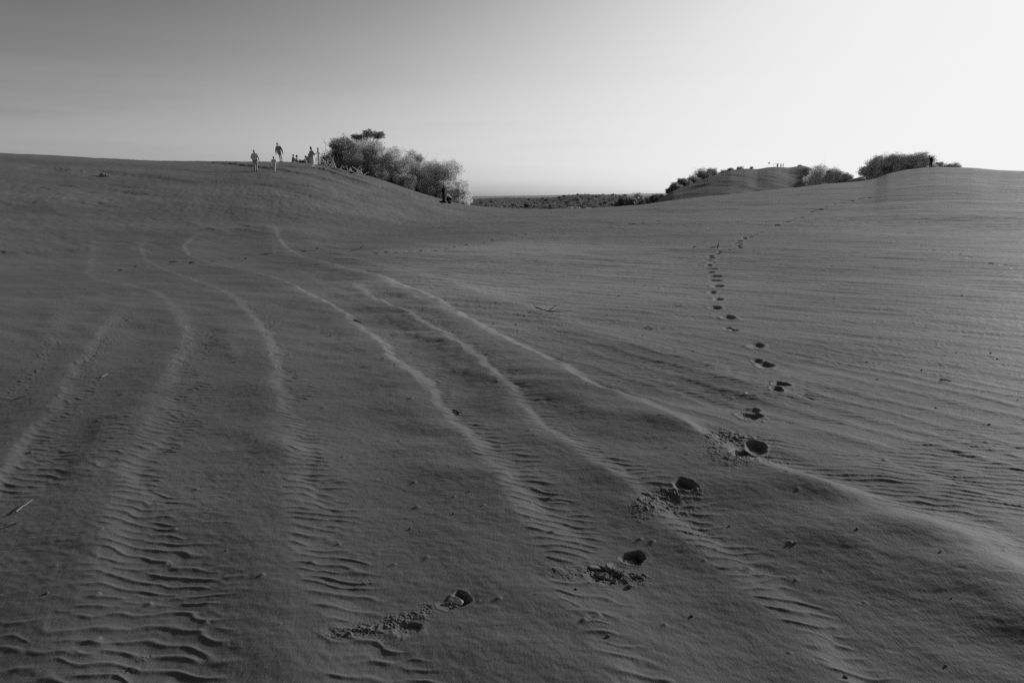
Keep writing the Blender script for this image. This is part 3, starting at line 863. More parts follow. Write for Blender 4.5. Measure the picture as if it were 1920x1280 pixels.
def plant(name, px, py_top, wpx, D, kind, label, cat, group, seed, nl=14, n_leaf=7000, size=0.11, low=0.12, hmin=0.5, base=0.05, twiggy=0, py_base=None):
    x, y, ztop = at(px, py_top, D)
    g = gz(x, y) - 0.08
    if py_base is not None:
        g = max(g, at(px, py_base, D)[2])
    h = max(hmin, ztop - g)
    w_ = wpx * D / F
    root = empty(name, (x, y, g), label, cat, group)
    if D < 90: w_ *= 1.36; h *= 1.08; nl = int(nl * 1.7); n_leaf = int(n_leaf * 3.6); size *= 0.56
    else: w_ *= 1.06; nl = int(nl * 1.6); n_leaf = int(n_leaf * 2.4); size *= 0.72
    c, t = bush_meshes(w_, h, kind, seed, nl, n_leaf, size, base, low, twiggy=twiggy)
    link('trunk', t, root); link('crown', c, root)
    return root, h

GL = 'thicket of shrubs and trees behind the left dune crest'
plant('shrub', 640, 259, 70, 74, 'dark', 'dark rounded shrub at the left end of the thicket, right of the standing people', 'shrub', GL, 101, 20, 16000, 0.11, low=0.15)
plant('shrub', 676, 262, 62, 77, 'mid', 'tall grey shrub below the flat-topped tree on the dune', 'shrub', GL, 102, 18, 13000, 0.11)
plant('shrub', 705, 266, 56, 75.5, 'light', 'pale-topped shrub just right of the flat-topped tree', 'shrub', GL, 103, 16, 12000, 0.11)
plant('shrub', 738, 279, 48, 74.5, 'light', 'bright rounded shrub in the middle of the thicket, below the bare twigs', 'shrub', GL, 104, 15, 11000, 0.10)
plant('shrub', 765, 297, 50, 75, 'mid', 'leafy shrub low in the middle of the slope thicket', 'shrub', GL, 105, 15, 10000, 0.10)
plant('shrub', 793, 318, 50, 75, 'light', 'pale clumpy shrub left of the big pale tree', 'shrub', GL, 106, 15, 9000, 0.10)
plant('tree', 814, 303, 58, 77, 'light', 'big pale tree at the lower right of the thicket, above the dark-clothed woman', 'tree', GL, 107, 20, 18000, 0.10, low=0.02)
plant('tree', 845, 304, 60, 76, 'light', 'pale drooping tree at the right edge of the thicket beside the gap', 'tree', GL, 108, 18, 15000, 0.10, low=0.02)
plant('shrub', 700, 300, 64, 73, 'dark', 'dark low shrub on the crest under the pale-topped shrub', 'shrub', GL, 109, 14, 9000, 0.10, low=0.02)
plant('shrub', 752, 325, 60, 73, 'mid', 'grey low shrub hugging the sand in the middle of the slope', 'shrub', GL, 110, 12, 8000, 0.10, low=0.02)
plant('shrub', 800, 345, 50, 73.5, 'mid', 'grey low shrub left of the two people at the dune foot', 'shrub', GL, 111, 12, 6000, 0.10, low=0.02)
plant('shrub', 768, 286, 40, 78, 'dark', 'dark twiggy shrub sticking out above the middle of the thicket', 'shrub', GL, 112, 12, 3600, 0.10, low=0.3, twiggy=8)
plant('shrub', 785, 296, 26, 79, 'mid', 'thin upright shrub beside the dark twiggy one', 'shrub', GL, 113, 9, 2200, 0.10, low=0.3, twiggy=8)
plant('shrub', 862, 352, 24, 74, 'light', 'small pale shrub at the far right foot of the thicket', 'shrub', GL, 114, 8, 4000, 0.09, low=0.02)

plant('shrub', 836, 338, 36, 74.2, 'light', 'pale low shrub directly behind the long-haired woman in black', 'shrub', GL, 115, 12, 6000, 0.10, low=0.02)

# flat-topped tree behind
def flat_tree():
    D = 84
    x, y, zt = at(692, 244, D)
    g = gz(x, y) - 0.1
    h = zt - g
    root = empty('tree', (x, y, g), 'tall dark tree with a flat open crown, highest of the thicket', 'tree', GL)
    r = np.random.default_rng(5)
    parts = [tube([(0, 0, -0.3), (0.1, 0, h * 0.35), (-0.1, 0, h * 0.65), (0, 0, h * 0.84)], [0.22, 0.18, 0.13, 0.08], 7)]
    cs, rd = [], []
    for i in range(16):
        ex = (i / 15 - 0.5) * 3.3 + r.normal() * 0.12; ez = h - 0.35 - 0.10 * ex * ex + r.uniform(-0.55, 0.05); ey = r.normal() * 0.6
        s = np.array([0, 0, h * r.uniform(0.6, 0.84)])
        e = np.array([ex, ey, ez])
        parts.append(tube([s, (s + e) / 2 + np.array([0, 0, -0.1]), e], [0.07, 0.045, 0.015], 5))
        cs.append(e); rd.append(r.uniform(0.35, 0.6))
    v, f = leaves(cs, rd, [300] * len(cs), 0.08, r, 0.75)
    tv, tf = merge(parts)
    link('trunk', raw_mesh('trunk', tv, tf, M_BARK, True), root)
    link('crown', raw_mesh('crown', v, f, M_LEAF['dark']), root)
flat_tree()

def dead_branch(px, py, D, w_, h, n, seed, label, group, m=M_DEAD, rad=0.035, name='dead_branch'):
    r = np.random.default_rng(seed)
    x, y, _ = at(px, py, D)
    g = gz(x, y)
    parts = []
    for i in range(n):
        a = r.uniform(0, 2 * PI)
        s = np.array([r.uniform(-0.3, 0.3) * w_, r.uniform(-0.2, 0.2), -0.03])
        e = np.array([s[0] + math.cos(a) * w_ * 0.5, s[1] + math.sin(a) * 0.5, h * r.uniform(0.3, 1)])
        mm = (s + e) / 2 + r.normal(size=3) * 0.12 * h
        parts.append(tube([s, mm, e], [rad, rad * 0.7, rad * 0.25], 5))
        for _ in range(3):
            q = mm + (e - mm) * r.uniform(0, 0.8)
            p = q + r.normal(size=3) * 0.22 * h
            parts.append(tube([q, (p + q) / 2 + r.normal(size=3) * 0.04, p], [rad * 0.5, rad * 0.35, rad * 0.1], 4))
    v, f = merge(parts)
    o = link(name, raw_mesh(name, v, f, m, True), None, (x, y, g))
    tag(o, label, 'dead branch', group)
    return o
GD = 'bleached dead branches along the dune crest'
dead_branch(604, 311, 67, 1.5, 1.2, 6, 1, 'bleached dead branches beside the rightmost standing person on the crest', GD)
dead_branch(622, 315, 67.5, 1.5, 1.2, 6, 2, 'bleached dead branches under the dark left end of the thicket', GD)
dead_branch(636, 319, 67.5, 0.9, 0.6, 5, 3, 'small pale snag low on the crest, between two heaps of dead wood', GD)
dead_branch(668, 327, 68, 1.3, 0.8, 6, 4, 'white sun-bleached driftwood heap lying beside a dark stump', GD, rad=0.06)
dead_branch(676, 329, 68, 1.2, 0.55, 6, 14, 'low white branches at the right end of the driftwood on the slope', GD, rad=0.05)
dead_branch(728, 300, 80, 1.6, 3.4, 5, 6, 'dark bare branch sticking up out of the middle of the thicket', 'bare branches above the thicket', M_BARK, 0.05, 'bare_branch')
dead_branch(735, 290, 80, 2.2, 3.4, 5, 7, 'fan of pale bare twigs above the bright rounded shrub', 'bare branches above the thicket', M_DEAD, 0.022, 'bare_branch')
dead_branch(795, 300, 81, 2.6, 3.0, 7, 8, 'thin bare twigs reaching over the gap left of the big pale tree', 'bare branches above the thicket', M_DEAD, 0.018, 'bare_branch')

# right hand dunes
GR = 'large shrubs on the right dune crest'
plant('shrub', 1652, 289, 62, 127, 'light', 'leftmost shrub of the big hedge-like clump, overhanging a gap of sky', 'shrub', GR, 201, 15, 13000, 0.16, low=0.16)
plant('shrub', 1688, 285, 64, 125, 'light', 'middle shrub of the hedge-like clump on the right crest', 'shrub', GR, 202, 18, 14000, 0.16, low=0.05)
plant('shrub', 1722, 284, 56, 124, 'light', 'right shrub of the hedge-like clump, left of the lone hiker', 'shrub', GR, 203, 16, 12000, 0.16, low=0.05)
plant('shrub', 1768, 303, 44, 128, 'light', 'thin low shrub just right of the lone hiker on the crest', 'shrub', 'low shrubs right of the hiker', 204, 9, 2200, 0.13, low=0.1)
plant('shrub', 1790, 304, 34, 126, 'light', 'last sparse shrub on the right crest before the bare skyline', 'shrub', 'low shrubs right of the hiker', 205, 9, 1800, 0.13, low=0.1)
plant('shrub', 1535, 306, 50, 186, 'light', 'large round grey shrub between the middle dune and the right crest, left half', 'shrub', 'shrubs in the dip between the dunes', 206, 16, 12000, 0.2, low=0.0)
plant('shrub', 1567, 312, 42, 182, 'light', 'large round grey shrub in the dip, right of its taller neighbour', 'shrub', 'shrubs in the dip between the dunes', 207, 14, 9000, 0.2, low=0.0)
plant('shrub', 1585, 324, 26, 176, 'light', 'small pale shrub at the right foot of the shrubs in the dip', 'shrub', 'shrubs in the dip between the dunes', 208, 9, 3500, 0.18, low=0.0)
GM = 'trees climbing the left flank of the middle dune'
for i, (px, top, wd, D, kd, lb) in enumerate([
        (1265, 341, 22, 262, 'dark', 'lowest dark tree at the left foot of the middle dune'),
        (1282, 332, 24, 272, 'dark', 'second dark tree up the left flank of the middle dune'),
        (1299, 327, 24, 284, 'dark', 'dark tree halfway up the left flank of the middle dune'),
        (1316, 313, 30, 298, 'dark', 'tallest dark tree on the left flank of the middle dune'),
        (1337, 313, 26, 304, 'dark', 'uppermost dark tree, right neighbour of the tallest one'),
        (1356, 318, 20, 306, 'mid', 'small grey shrub next to the uppermost dark tree'),
        (1370, 314, 18, 306, 'mid', 'low grey shrub at the left end of the middle dune top'),
        (1388, 311, 18, 306, 'mid', 'rounded low shrub on top of the middle dune'),
        (1409, 312, 9, 306, 'mid', 'tiny isolated bush on top of the middle dune'),
        (1500, 309, 16, 306, 'mid', 'flat wispy bush on the right knoll of the middle dune')]):
    plant('tree' if kd == 'dark' else 'shrub', px, top, wd * (1.5 if kd == 'dark' else 1.25), D, kd, lb, 'tree' if kd == 'dark' else 'shrub', GM if kd == 'dark' else 'small shrubs on top of the middle dune', 300 + i, 14, 6000 if wd > 12 else 1200, 0.26, low=0.0, hmin=0.8)

# shrubs of the plain in the gap
protos = []
for k, kd in enumerate(['plain', 'plain2', 'plain', 'plain2', 'mid']):
    c, t = bush_meshes(5.0, 3.0, kd, 400 + k, 9, 900, 0.35, 0.1, 0.0)
    protos.append((c, t))
GP = 'shrubs scattered over the plain in the gap'
r = np.random.default_rng(77)
spots = []
for px in np.linspace(1160, 1246, 9):                     # the bank of bushes climbing to the right
    spots.append((px + r.uniform(-3, 3), r.uniform(225, 300), r.uniform(0.9, 1.5)))
for px in np.linspace(880, 1160, 34):
    spots.append((px + r.uniform(-4, 4), r.uniform(300, 400), r.uniform(0.55, 1.1)))
for i in range(60):
    spots.append((r.uniform(876, 1240), r.uniform(400, 900), r.uniform(0.6, 1.3)))
for i, (px, D, sc) in enumerate(spots):
    d = ray1(px, 380)
    x, y = d[0] * D, d[1] * D
    g = gz(x, y)
    c, t = protos[int(r.integers(0, 5)) if D < 400 else int(r.choice([0, 1, 2, 3, 3]))]
    if i < 9: g0 = at(px, 384 - i * 1.5, D)[2]; g = max(g, g0 - 1.0)
    ordn = lambda n: ['first', 'second', 'third', 'fourth', 'fifth', 'sixth', 'seventh', 'eighth', 'ninth'][n] if n < 9 else ('%dth' % (n + 1) if (n + 1) % 10 not in (1, 2, 3) or 10 < n + 1 < 20 else '%d%s' % (n + 1, {1: 'st', 2: 'nd', 3: 'rd'}[(n + 1) % 10]))
    lab = ('%s bush from the left on the bank climbing beside the gap' % ordn(i)) if i < 9 else (('%s bush from the left along the near edge of the scrub plain' % ordn(i - 9)) if i < 43 else 'small distant bush out on the scrub plain before the sea')
    grp = 'bushes on the bank at the right end of the gap' if i < 9 else ('bushes at the near edge of the scrub plain' if i < 43 else GP)
    o = bpy.data.objects.new('bush', None); C.objects.link(o)
    o.location = (x, y, g - 0.1); o.scale = (sc, sc, sc * r.uniform(0.7, 1.1)); o.rotation_euler = (0, 0, r.uniform(0, 6))
    tag(o, lab, 'bush', grp)
    cc = bpy.data.objects.new('crown', c); tt = bpy.data.objects.new('trunk', t)
    C.objects.link(cc); C.objects.link(tt); cc.parent = o; tt.parent = o
# uncountable scrub: one mesh of low leafy tufts
cs, rd = [], []
for i in range(1500):
    px = r.uniform(870, 1260); D = 290 * (1500 / 290) ** (r.uniform(0, 1) ** 1.3)
    d = ray1(px, 380); x, y = d[0] * D, d[1] * D
    rad = r.uniform(0.6, 1.7) * (1 + D / 900)
    cs.append(np.array([x, y, float(plain_z(np.array([x]), np.array([y]))[0]) + rad * 0.2])); rd.append(rad)
v, f = leaves(cs, rd, [26] * len(cs), 0.55, r, 0.55)
o = link('scrub_vegetation', raw_mesh('scrub_vegetation', v, f, M_LEAF['plain']))
tag(o, 'low dark scrub covering the plain between the dunes and the sea', 'scrub', kind='stuff')

# ------------------------------------------------------------------ people
def mcol(n, c, rough=0.85): return mat(n, c, rough, bump=(60, 0.002))
M_SKIN = mcol('skin', 0.45, 0.6); M_HAIR = mcol('dark hair', 0.02, 0.5); M_FAIR = mcol('light hair', 0.30, 0.6)
M_BLACK = mcol('black cloth', 0.012); M_GREY = mcol('grey cloth', 0.34); M_LGREY = mcol('light grey cloth', 0.62); M_WHITE = mcol('white cloth', 0.85)
M_SHOE = mcol('dark shoe', 0.02)

def cap_mesh(caps):
    """tapered capsules ((p0, r0), (p1, r1)) as closed pieces"""
    parts = []
    k = 10
    for (p0, r0, p1, r1) in caps:
        p0 = np.array(p0, float); p1 = np.array(p1, float)
        ax = p1 - p0; L = np.linalg.norm(ax)
        if L < 1e-5: ax = np.array([0, 0, 1.0]); L = 1e-5
        else: ax = ax / L
        ref = np.array([1.0, 0, 0]) if abs(ax[0]) < 0.8 else np.array([0, 1.0, 0])
        u = np.cross(ax, ref); u /= np.linalg.norm(u); w_ = np.cross(ax, u)
        V = [p0 - ax * r0]
        for a in (60, 30, 0): V += [p0 - ax * r0 * math.sin(R(a)) + (u * math.cos(t) + w_ * math.sin(t)) * r0 * math.cos(R(a)) for t in np.linspace(0, 2 * PI, k, endpoint=False)]
        for a in (0, 30, 60): V += [p1 + ax * r1 * math.sin(R(a)) + (u * math.cos(t) + w_ * math.sin(t)) * r1 * math.cos(R(a)) for t in np.linspace(0, 2 * PI, k, endpoint=False)]
        V.append(p1 + ax * r1)
        T3 = []
        for j in range(k): T3.append([0, 1 + (j + 1) % k, 1 + j])
        for q in range(5):
            for j in range(k):
                a = 1 + q * k + j; b = 1 + q * k + (j + 1) % k
                T3.append([a, b, b + k]); T3.append([a, b + k, a + k])
        last = len(V) - 1; o = 1 + 5 * k
        for j in range(k): T3.append([last, o + j, o + (j + 1) % k])
        parts.append((np.array(V), np.array(T3)))
    return merge(parts)

def remeshed(name, caps, m, vox):
    v, f = cap_mesh(caps)
    me = raw_mesh(name, v, f, m, True)
    o = bpy.data.objects.new(name, me); C.objects.link(o)
    md = o.modifiers.new('r', 'REMESH'); md.mode = 'VOXEL'; md.voxel_size = vox; md.use_smooth_shade = True
    sm = o.modifiers.new('s', 'SMOOTH'); sm.iterations = 3; sm.factor = 0.5
    dg = bpy.context.evaluated_depsgraph_get(); dg.update()
    new = bpy.data.meshes.new_from_object(o.evaluated_get(dg))
    bpy.data.objects.remove(o); bpy.data.meshes.remove(me)
    new.name = name
    new.materials.clear(); new.materials.append(m)
    new.polygons.foreach_set('use_smooth', np.ones(len(new.polygons), bool))
    return new

def person(loc, rz, P, label, group, top=M_LGREY, legs=M_GREY, skin=M_SKIN, hair=M_HAIR, hairlen=0, vox=0.010, hgt=1.7, hood=False, shorts=False, sleeves=1.0, extra=None, z_lift=0.0):
    """P: joints for a 1.7 m figure, x to the figure's left/right, +y the way it faces, z up"""
    J = {k: np.array(v, float) for k, v in P.items()}
    hip, chest, neck, head = J['hip'], J['chest'], J['neck'], J['head']
    sp = chest - hip; sp /= np.linalg.norm(sp)
    face = J.get('face', np.array([0, 1.0, 0])); face = face / np.linalg.norm(face)
    side = np.cross(sp, np.array([0, 1.0, 0])) * -1
    side = np.array([1.0, 0, 0]) if np.linalg.norm(side) < 0.2 else side / np.linalg.norm(side)
    if side[0] < 0: side = -side
    body = [];  shirt = []; trous = []; hairc = []; shoe = {'L': [], 'R': []}
    hl, hr = hip - side * 0.09, hip + side * 0.09
    body += [(hl, 0.095, hr, 0.095), (hip, 0.125, (hip + chest) / 2, 0.105), ((hip + chest) / 2, 0.105, chest, 0.12)]
    body += [(hip - side * .05, 0.11, chest - side * 0.07, 0.105), (hip + side * .05, 0.11, chest + side * 0.07, 0.105)]
    sh = {'L': chest - side * 0.165 + sp * 0.10, 'R': chest + side * 0.165 + sp * 0.10}
    body += [(sh['L'], 0.062, neck - sp * 0.05, 0.06), (sh['R'], 0.062, neck - sp * 0.05, 0.06), (neck - sp * 0.08, 0.058, head - sp * 0.06, 0.05)]
    hup = head - neck; hup = hup / np.linalg.norm(hup)
    f = face - hup * (face @ hup); f /= np.linalg.norm(f)
    ear = np.cross(f, hup)
    body += [(head - hup * 0.045 + f * 0.018, 0.068, head + hup * 0.045 - f * 0.008, 0.088), (head - hup * 0.09 + f * 0.045, 0.035, head - hup * 0.05 + f * 0.03, 0.05)]
    body += [(head + f * 0.083 + hup * 0.01, 0.009, head + f * 0.101 - hup * 0.025, 0.012), (head + f * 0.078 + hup * 0.03 - ear * 0.03, 0.014, head + f * 0.078 + hup * 0.03 + ear * 0.03, 0.014),
             (head + f * 0.078 - hup * 0.055 - ear * 0.016, 0.010, head + f * 0.078 - hup * 0.055 + ear * 0.016, 0.010)]
    for s_ in (-1, 1):
        body.append((head + ear * s_ * 0.078 - hup * 0.02, 0.014, head + ear * s_ * 0.082 + hup * 0.02, 0.018))
    infl = 0.016
    shirt += [(hip + sp * 0.02, 0.125 + infl, (hip + chest) / 2, 0.108 + infl), ((hip + chest) / 2, 0.108 + infl, chest + sp * 0.02, 0.118 + infl),
              (hip - side * .05, 0.11 + infl, chest - side * 0.07, 0.105 + infl), (hip + side * .05, 0.11 + infl, chest + side * 0.07, 0.105 + infl),
              (sh['L'], 0.066 + infl, neck - sp * 0.07, 0.055 + infl), (sh['R'], 0.066 + infl, neck - sp * 0.07, 0.055 + infl)]
    trous += [(hl, 0.105 + infl, hr, 0.105 + infl), (hip - sp * 0.02, 0.13, hip + sp * 0.04, 0.125)]
    for s_ in ('L', 'R'):
        sg = -1 if s_ == 'L' else 1
        elb, hand, knee, ank = J['elb' + s_], J['hand' + s_], J['knee' + s_], J['ank' + s_]
        hj = hip + side * sg * 0.09
        body += [(sh[s_], 0.055, elb, 0.040), (elb, 0.040, hand, 0.027)]
        fa = hand - elb; fa /= np.linalg.norm(fa)
        pal = np.cross(fa, side); pal = pal / (np.linalg.norm(pal) + 1e-6)
        wd = np.cross(fa, pal); wd /= np.linalg.norm(wd) + 1e-6
        p1 = hand + fa * 0.085
        body += [(hand + wd * 0.016, 0.022, p1 + wd * 0.022, 0.018), (hand - wd * 0.016, 0.022, p1 - wd * 0.022, 0.018)]
        for q, (o_, l_) in enumerate([(-0.034, 0.058), (-0.012, 0.072), (0.011, 0.078), (0.034, 0.070)]):
            a_ = p1 + wd * o_; b_ = a_ + fa * l_ * 0.5 + pal * 0.006; c_ = b_ + fa * l_ * 0.42 + pal * 0.022
            body += [(a_, 0.0098, b_, 0.009), (b_, 0.009, c_, 0.0078)]
        t0 = hand + wd * 0.026 + fa * 0.015; t1 = t0 + wd * 0.032 + fa * 0.034 + pal * 0.01; t2 = t1 + fa * 0.032 + pal * 0.01
        body += [(t0, 0.013, t1, 0.0105), (t1, 0.0105, t2, 0.009)]
        if sleeves > 0.01:
            if sleeves >= 0.99:
                shirt += [(sh[s_], 0.060 + infl, elb, 0.048 + infl * 0.7), (elb, 0.048 + infl * 0.7, hand - fa * 0.02, 0.036 + infl * 0.4)]
            else:
                shirt += [(sh[s_], 0.060 + infl, sh[s_] + (elb - sh[s_]) * sleeves, 0.052 + infl)]
        body += [(hj, 0.09, knee, 0.058), (knee, 0.058, knee + (ank - knee) * 0.35, 0.058), (knee + (ank - knee) * 0.35, 0.058, ank, 0.038)]
        lf = 0.62 if shorts else 1.0
        trous += [(hj, 0.092 + infl, hj + (knee - hj) * (lf if shorts else 1), 0.064 + infl)]
        if not shorts:
            trous += [(knee, 0.064 + infl, knee + (ank - knee) * 0.94, 0.046 + infl)]
        ft = J.get('toe' + s_, ank + np.array([0, 0.17, -0.05]))
        body += [(ank + np.array([0, -0.02, -0.035]), 0.036, ft, 0.028)]
        shoe[s_] += [(ank + np.array([0, -0.035, -0.035]), 0.046, ft, 0.038)]
    if hood:
        hairc += [(head - f * 0.02, 0.108, head + hup * 0.02 - f * 0.02, 0.108), (neck, 0.09, head - f * 0.05, 0.09)]
    else:
        hairc += [(head + hup * 0.035 - f * 0.028, 0.093, head - hup * 0.01 - f * 0.035, 0.086)]
        if hairlen == 1: hairc += [(head + hup * 0.09 - f * 0.06, 0.05, head + hup * 0.12 - f * 0.10, 0.045)]       # bun
        if hairlen == 2: hairc += [(head - f * 0.05, 0.085, head - hup * 0.20 - f * 0.08, 0.075), (head - hup * 0.2 - f * 0.08, 0.075, head - hup * 0.36 - f * 0.09, 0.05)]
    root = empty('person', loc, label, 'person', group, rz)
    k = hgt / 1.7
    root.scale = (k, k, k)
    link('body', remeshed('body', body, skin, vox), root)
    link('top', remeshed('top', shirt, top, vox * 1.3), root)
    link('shorts' if shorts else 'trousers', remeshed('trousers', trous, legs, vox * 1.3), root)
    if hood:
        link('hood', remeshed('hood', hairc, top, vox * 1.3), root)
    else:
        link('hair', remeshed('hair', hairc, hair, vox * 1.3), root)
    for s_ in ('L', 'R'):
        link('shoe', remeshed('shoe', shoe[s_], M_SHOE, vox * 1.3), root)
    if extra:
        for (nm, caps, mm) in extra:
            link(nm, remeshed(nm, caps, mm, vox * 1.3), root)
    return root

def stand(lean=0.0, **kw):
    P = dict(hip=(0, 0, 0.90), chest=(0, lean * 0.35, 1.22), neck=(0, lean * 0.6, 1.43), head=(0, lean * 0.75 + 0.01, 1.575),
             elbL=(-0.25, -0.02, 1.07), handL=(-0.27, 0.06, 0.83), elbR=(0.25, -0.02, 1.07), handR=(0.27, 0.06, 0.83),
             kneeL=(-0.10, 0.02, 0.49), ankL=(-0.10, 0, 0.085), kneeR=(0.10, 0.02, 0.49), ankR=(0.10, 0, 0.085))
    P.update(kw); return P
def walk(lean=0.1, st=0.25, **kw):
    P = stand(lean, kneeL=(-0.09, st * 0.9, 0.50), ankL=(-0.08, st, 0.085), kneeR=(0.09, -st * 0.2, 0.47), ankR=(0.08, -st * 1.3, 0.12),
              toeR=(0.08, -st * 1.3 + 0.13, 0.03), elbL=(-0.25, -0.12, 1.07), handL=(-0.24, -0.05, 0.83), elbR=(0.25, 0.06, 1.07), handR=(0.24, 0.22, 0.88))
    P.update(kw); return P
def sit(**kw):
    P = dict(hip=(0, 0, 0.13), chest=(0, 0.06, 0.46), neck=(0, 0.10, 0.66), head=(0, 0.13, 0.80),
             elbL=(-0.25, 0.18, 0.36), handL=(-0.14, 0.38, 0.42), elbR=(0.25, 0.18, 0.36), handR=(0.14, 0.38, 0.42),
             kneeL=(-0.12, 0.38, 0.46), ankL=(-0.12, 0.62, 0.09), kneeR=(0.12, 0.38, 0.44), ankR=(0.12, 0.60, 0.09))
    P.update(kw); return P

def hp(pix, px, D):
    return pix * D * math.cos(math.atan((px - 960) / F)) * 0.985 / F

def place(px, py, back=0.0):
    x, y, z = hit(px, py)
    rr = math.hypot(x, y); x *= (rr + back) / rr; y *= (rr + back) / rr
    D = math.hypot(x, y)
    return (x, y, ground(x, y) - 0.01), D

GPPL = 'people on the left dune crest'
# facing 0 = away from the camera; PI = towards it
loc, D = place(480, 321); print('person1', D, 40 * D / F)
person(loc, R(15), walk(0.18, 0.16, head=(-0.02, 0.20, 1.56), elbL=(-0.27, 0.03, 1.10), handL=(-0.20, 0.20, 0.98), elbR=(0.27, -0.05, 1.06), handR=(0.33, -0.05, 0.80)), 'hooded adult in a pale top walking away up the dune, next to a child', GPPL, top=M_LGREY, legs=M_GREY, hood=True, hgt=min(2.0, hp(40, 480, D)))
loc, D = place(515, 323.5); print('person2', D, 29.5 * D / F)
person(loc, R(-10), walk(0.05, 0.12, elbL=(-0.30, 0, 1.08), handL=(-0.42, 0.02, 0.88), elbR=(0.30, 0, 1.06), handR=(0.42, -0.02, 0.84)), 'dark-haired child in pale clothes walking behind the hooded adult', GPPL, top=M_LGREY, legs=M_LGREY, hgt=hp(29.5, 515, D))
loc, D = place(526, 303.8); print('person3', D, 34 * D / F)
person(loc, R(170), stand(0.0, hip=(0.06, 0, 0.92), chest=(0.10, 0, 1.24), neck=(0.13, 0, 1.45), head=(0.16, 0.02, 1.60), kneeL=(-0.14, 0.05, 0.48), ankL=(-0.20, 0.05, 0.085),
       kneeR=(0.02, 0.02, 0.50), ankR=(0.02, -0.05, 0.085), elbL=(-0.22, 0, 1.10), handL=(-0.30, 0.05, 0.84), elbR=(0.36, 0, 1.10), handR=(0.36, 0.04, 0.82)),
       'man with bare legs and dark sleeves standing alone on the skyline', GPPL, top=M_GREY, legs=M_GREY, hgt=min(1.95, hp(34, 526, D)), shorts=True, hair=M_HAIR, sleeves=0.05,
       extra=[('sleeve', [((-0.065, 0, 1.36), 0.075, (-0.22, 0, 1.10), 0.07), ((-0.22, 0, 1.10), 0.07, (-0.29, 0.045, 0.88), 0.05)], M_BLACK), ('sleeve', [((0.27, 0, 1.36), 0.075, (0.36, 0, 1.10), 0.07), ((0.36, 0, 1.10), 0.07, (0.36, 0.035, 0.87), 0.05)], M_BLACK)])
loc, D = place(549, 304.6, 4.5); print('sit', D)
person(loc, R(-60), sit(), 'smaller dark-haired figure sitting on the crest, leaning on a neighbour', GPPL, top=M_GREY, legs=M_GREY, hgt=1.4)
loc, D = place(555, 304.6, 5.0)
person(loc, R(-70), sit(), 'larger of the two figures sitting close together on the crest', GPPL, top=M_GREY, legs=M_LGREY, hgt=1.7)
loc, D = place(575.5, 306.5, 4.5)
person(loc, R(60), sit(), 'figure sitting sideways with dark hair, left of the phone holder', GPPL, top=M_LGREY, legs=M_BLACK, hgt=1.6)
loc, D = place(581, 308, 3.5)
person(loc, R(20), sit(head=(0, 0.22, 0.74), neck=(0, 0.16, 0.64)), 'bowed figure in grey sitting right behind the phone holder', GPPL, top=M_GREY, legs=M_GREY, hgt=1.7)
loc, D = place(586, 315.5); print('person7', D, 38 * D / F)
person(loc, R(-35), stand(0.0, elbR=(0.26, 0.12, 1.08), handR=(0.24, 0.34, 1.22), elbL=(-0.25, 0.02, 1.08), handL=(-0.12, 0.24, 1.05)), 'person with dark hair in a bun holding up a phone, in pale trousers', GPPL,
       top=M_GREY, legs=M_LGREY, hairlen=1, hgt=min(1.9, hp(38, 586, D)), extra=[('phone', [((0.24, 0.40, 1.30), 0.018, (0.24, 0.42, 1.44), 0.018), ((0.28, 0.40, 1.30), 0.018, (0.28, 0.42, 1.44), 0.018)], M_BLACK)])
loc, D = place(599, 308.2); print('person8', D, 30 * D / F)
person(loc, R(-75), stand(-0.05, elbR=(0.24, 0.10, 1.08), handR=(0.18, 0.28, 0.98), elbL=(-0.24, 0.08, 1.08), handL=(-0.15, 0.28, 0.98)), 'slim person in white standing side-on against the thicket', GPPL, top=M_WHITE, legs=M_WHITE, hair=M_FAIR, hgt=min(1.8, hp(31, 599, D)))
loc, D = place(833, 380.5); print('woman', D, 33 * D / F)
GF = 'two people at the foot of the left dune'
person(loc, R(60), stand(0.0, elbR=(0.24, 0.10, 1.08), handR=(0.16, 0.26, 1.02), elbL=(-0.24, 0.06, 1.08), handL=(-0.12, 0.27, 1.04)), 'long-haired woman in black standing beside a crouching companion', GF, top=M_BLACK, legs=M_BLACK, hairlen=2, hgt=min(1.85, hp(32.5, 833, D)))
loc, D = place(842, 381.5)
person(loc, R(95), dict(hip=(0, -0.15, 0.42), chest=(0, 0.10, 0.66), neck=(0, 0.28, 0.74), head=(0, 0.40, 0.70), face=(0, 0.6, -0.8), elbL=(-0.24, 0.26, 0.42), handL=(-0.16, 0.42, 0.20), elbR=(0.24, 0.26, 0.42), handR=(0.16, 0.42, 0.20),
       kneeL=(-0.14, 0.20, 0.50), ankL=(-0.13, 0.02, 0.085), kneeR=(0.14, 0.18, 0.34), ankR=(0.13, -0.14, 0.085)), 'crouching person in a pale jacket bent over beside the woman in black', GF, top=M_LGREY, legs=M_BLACK, hgt=1.8)
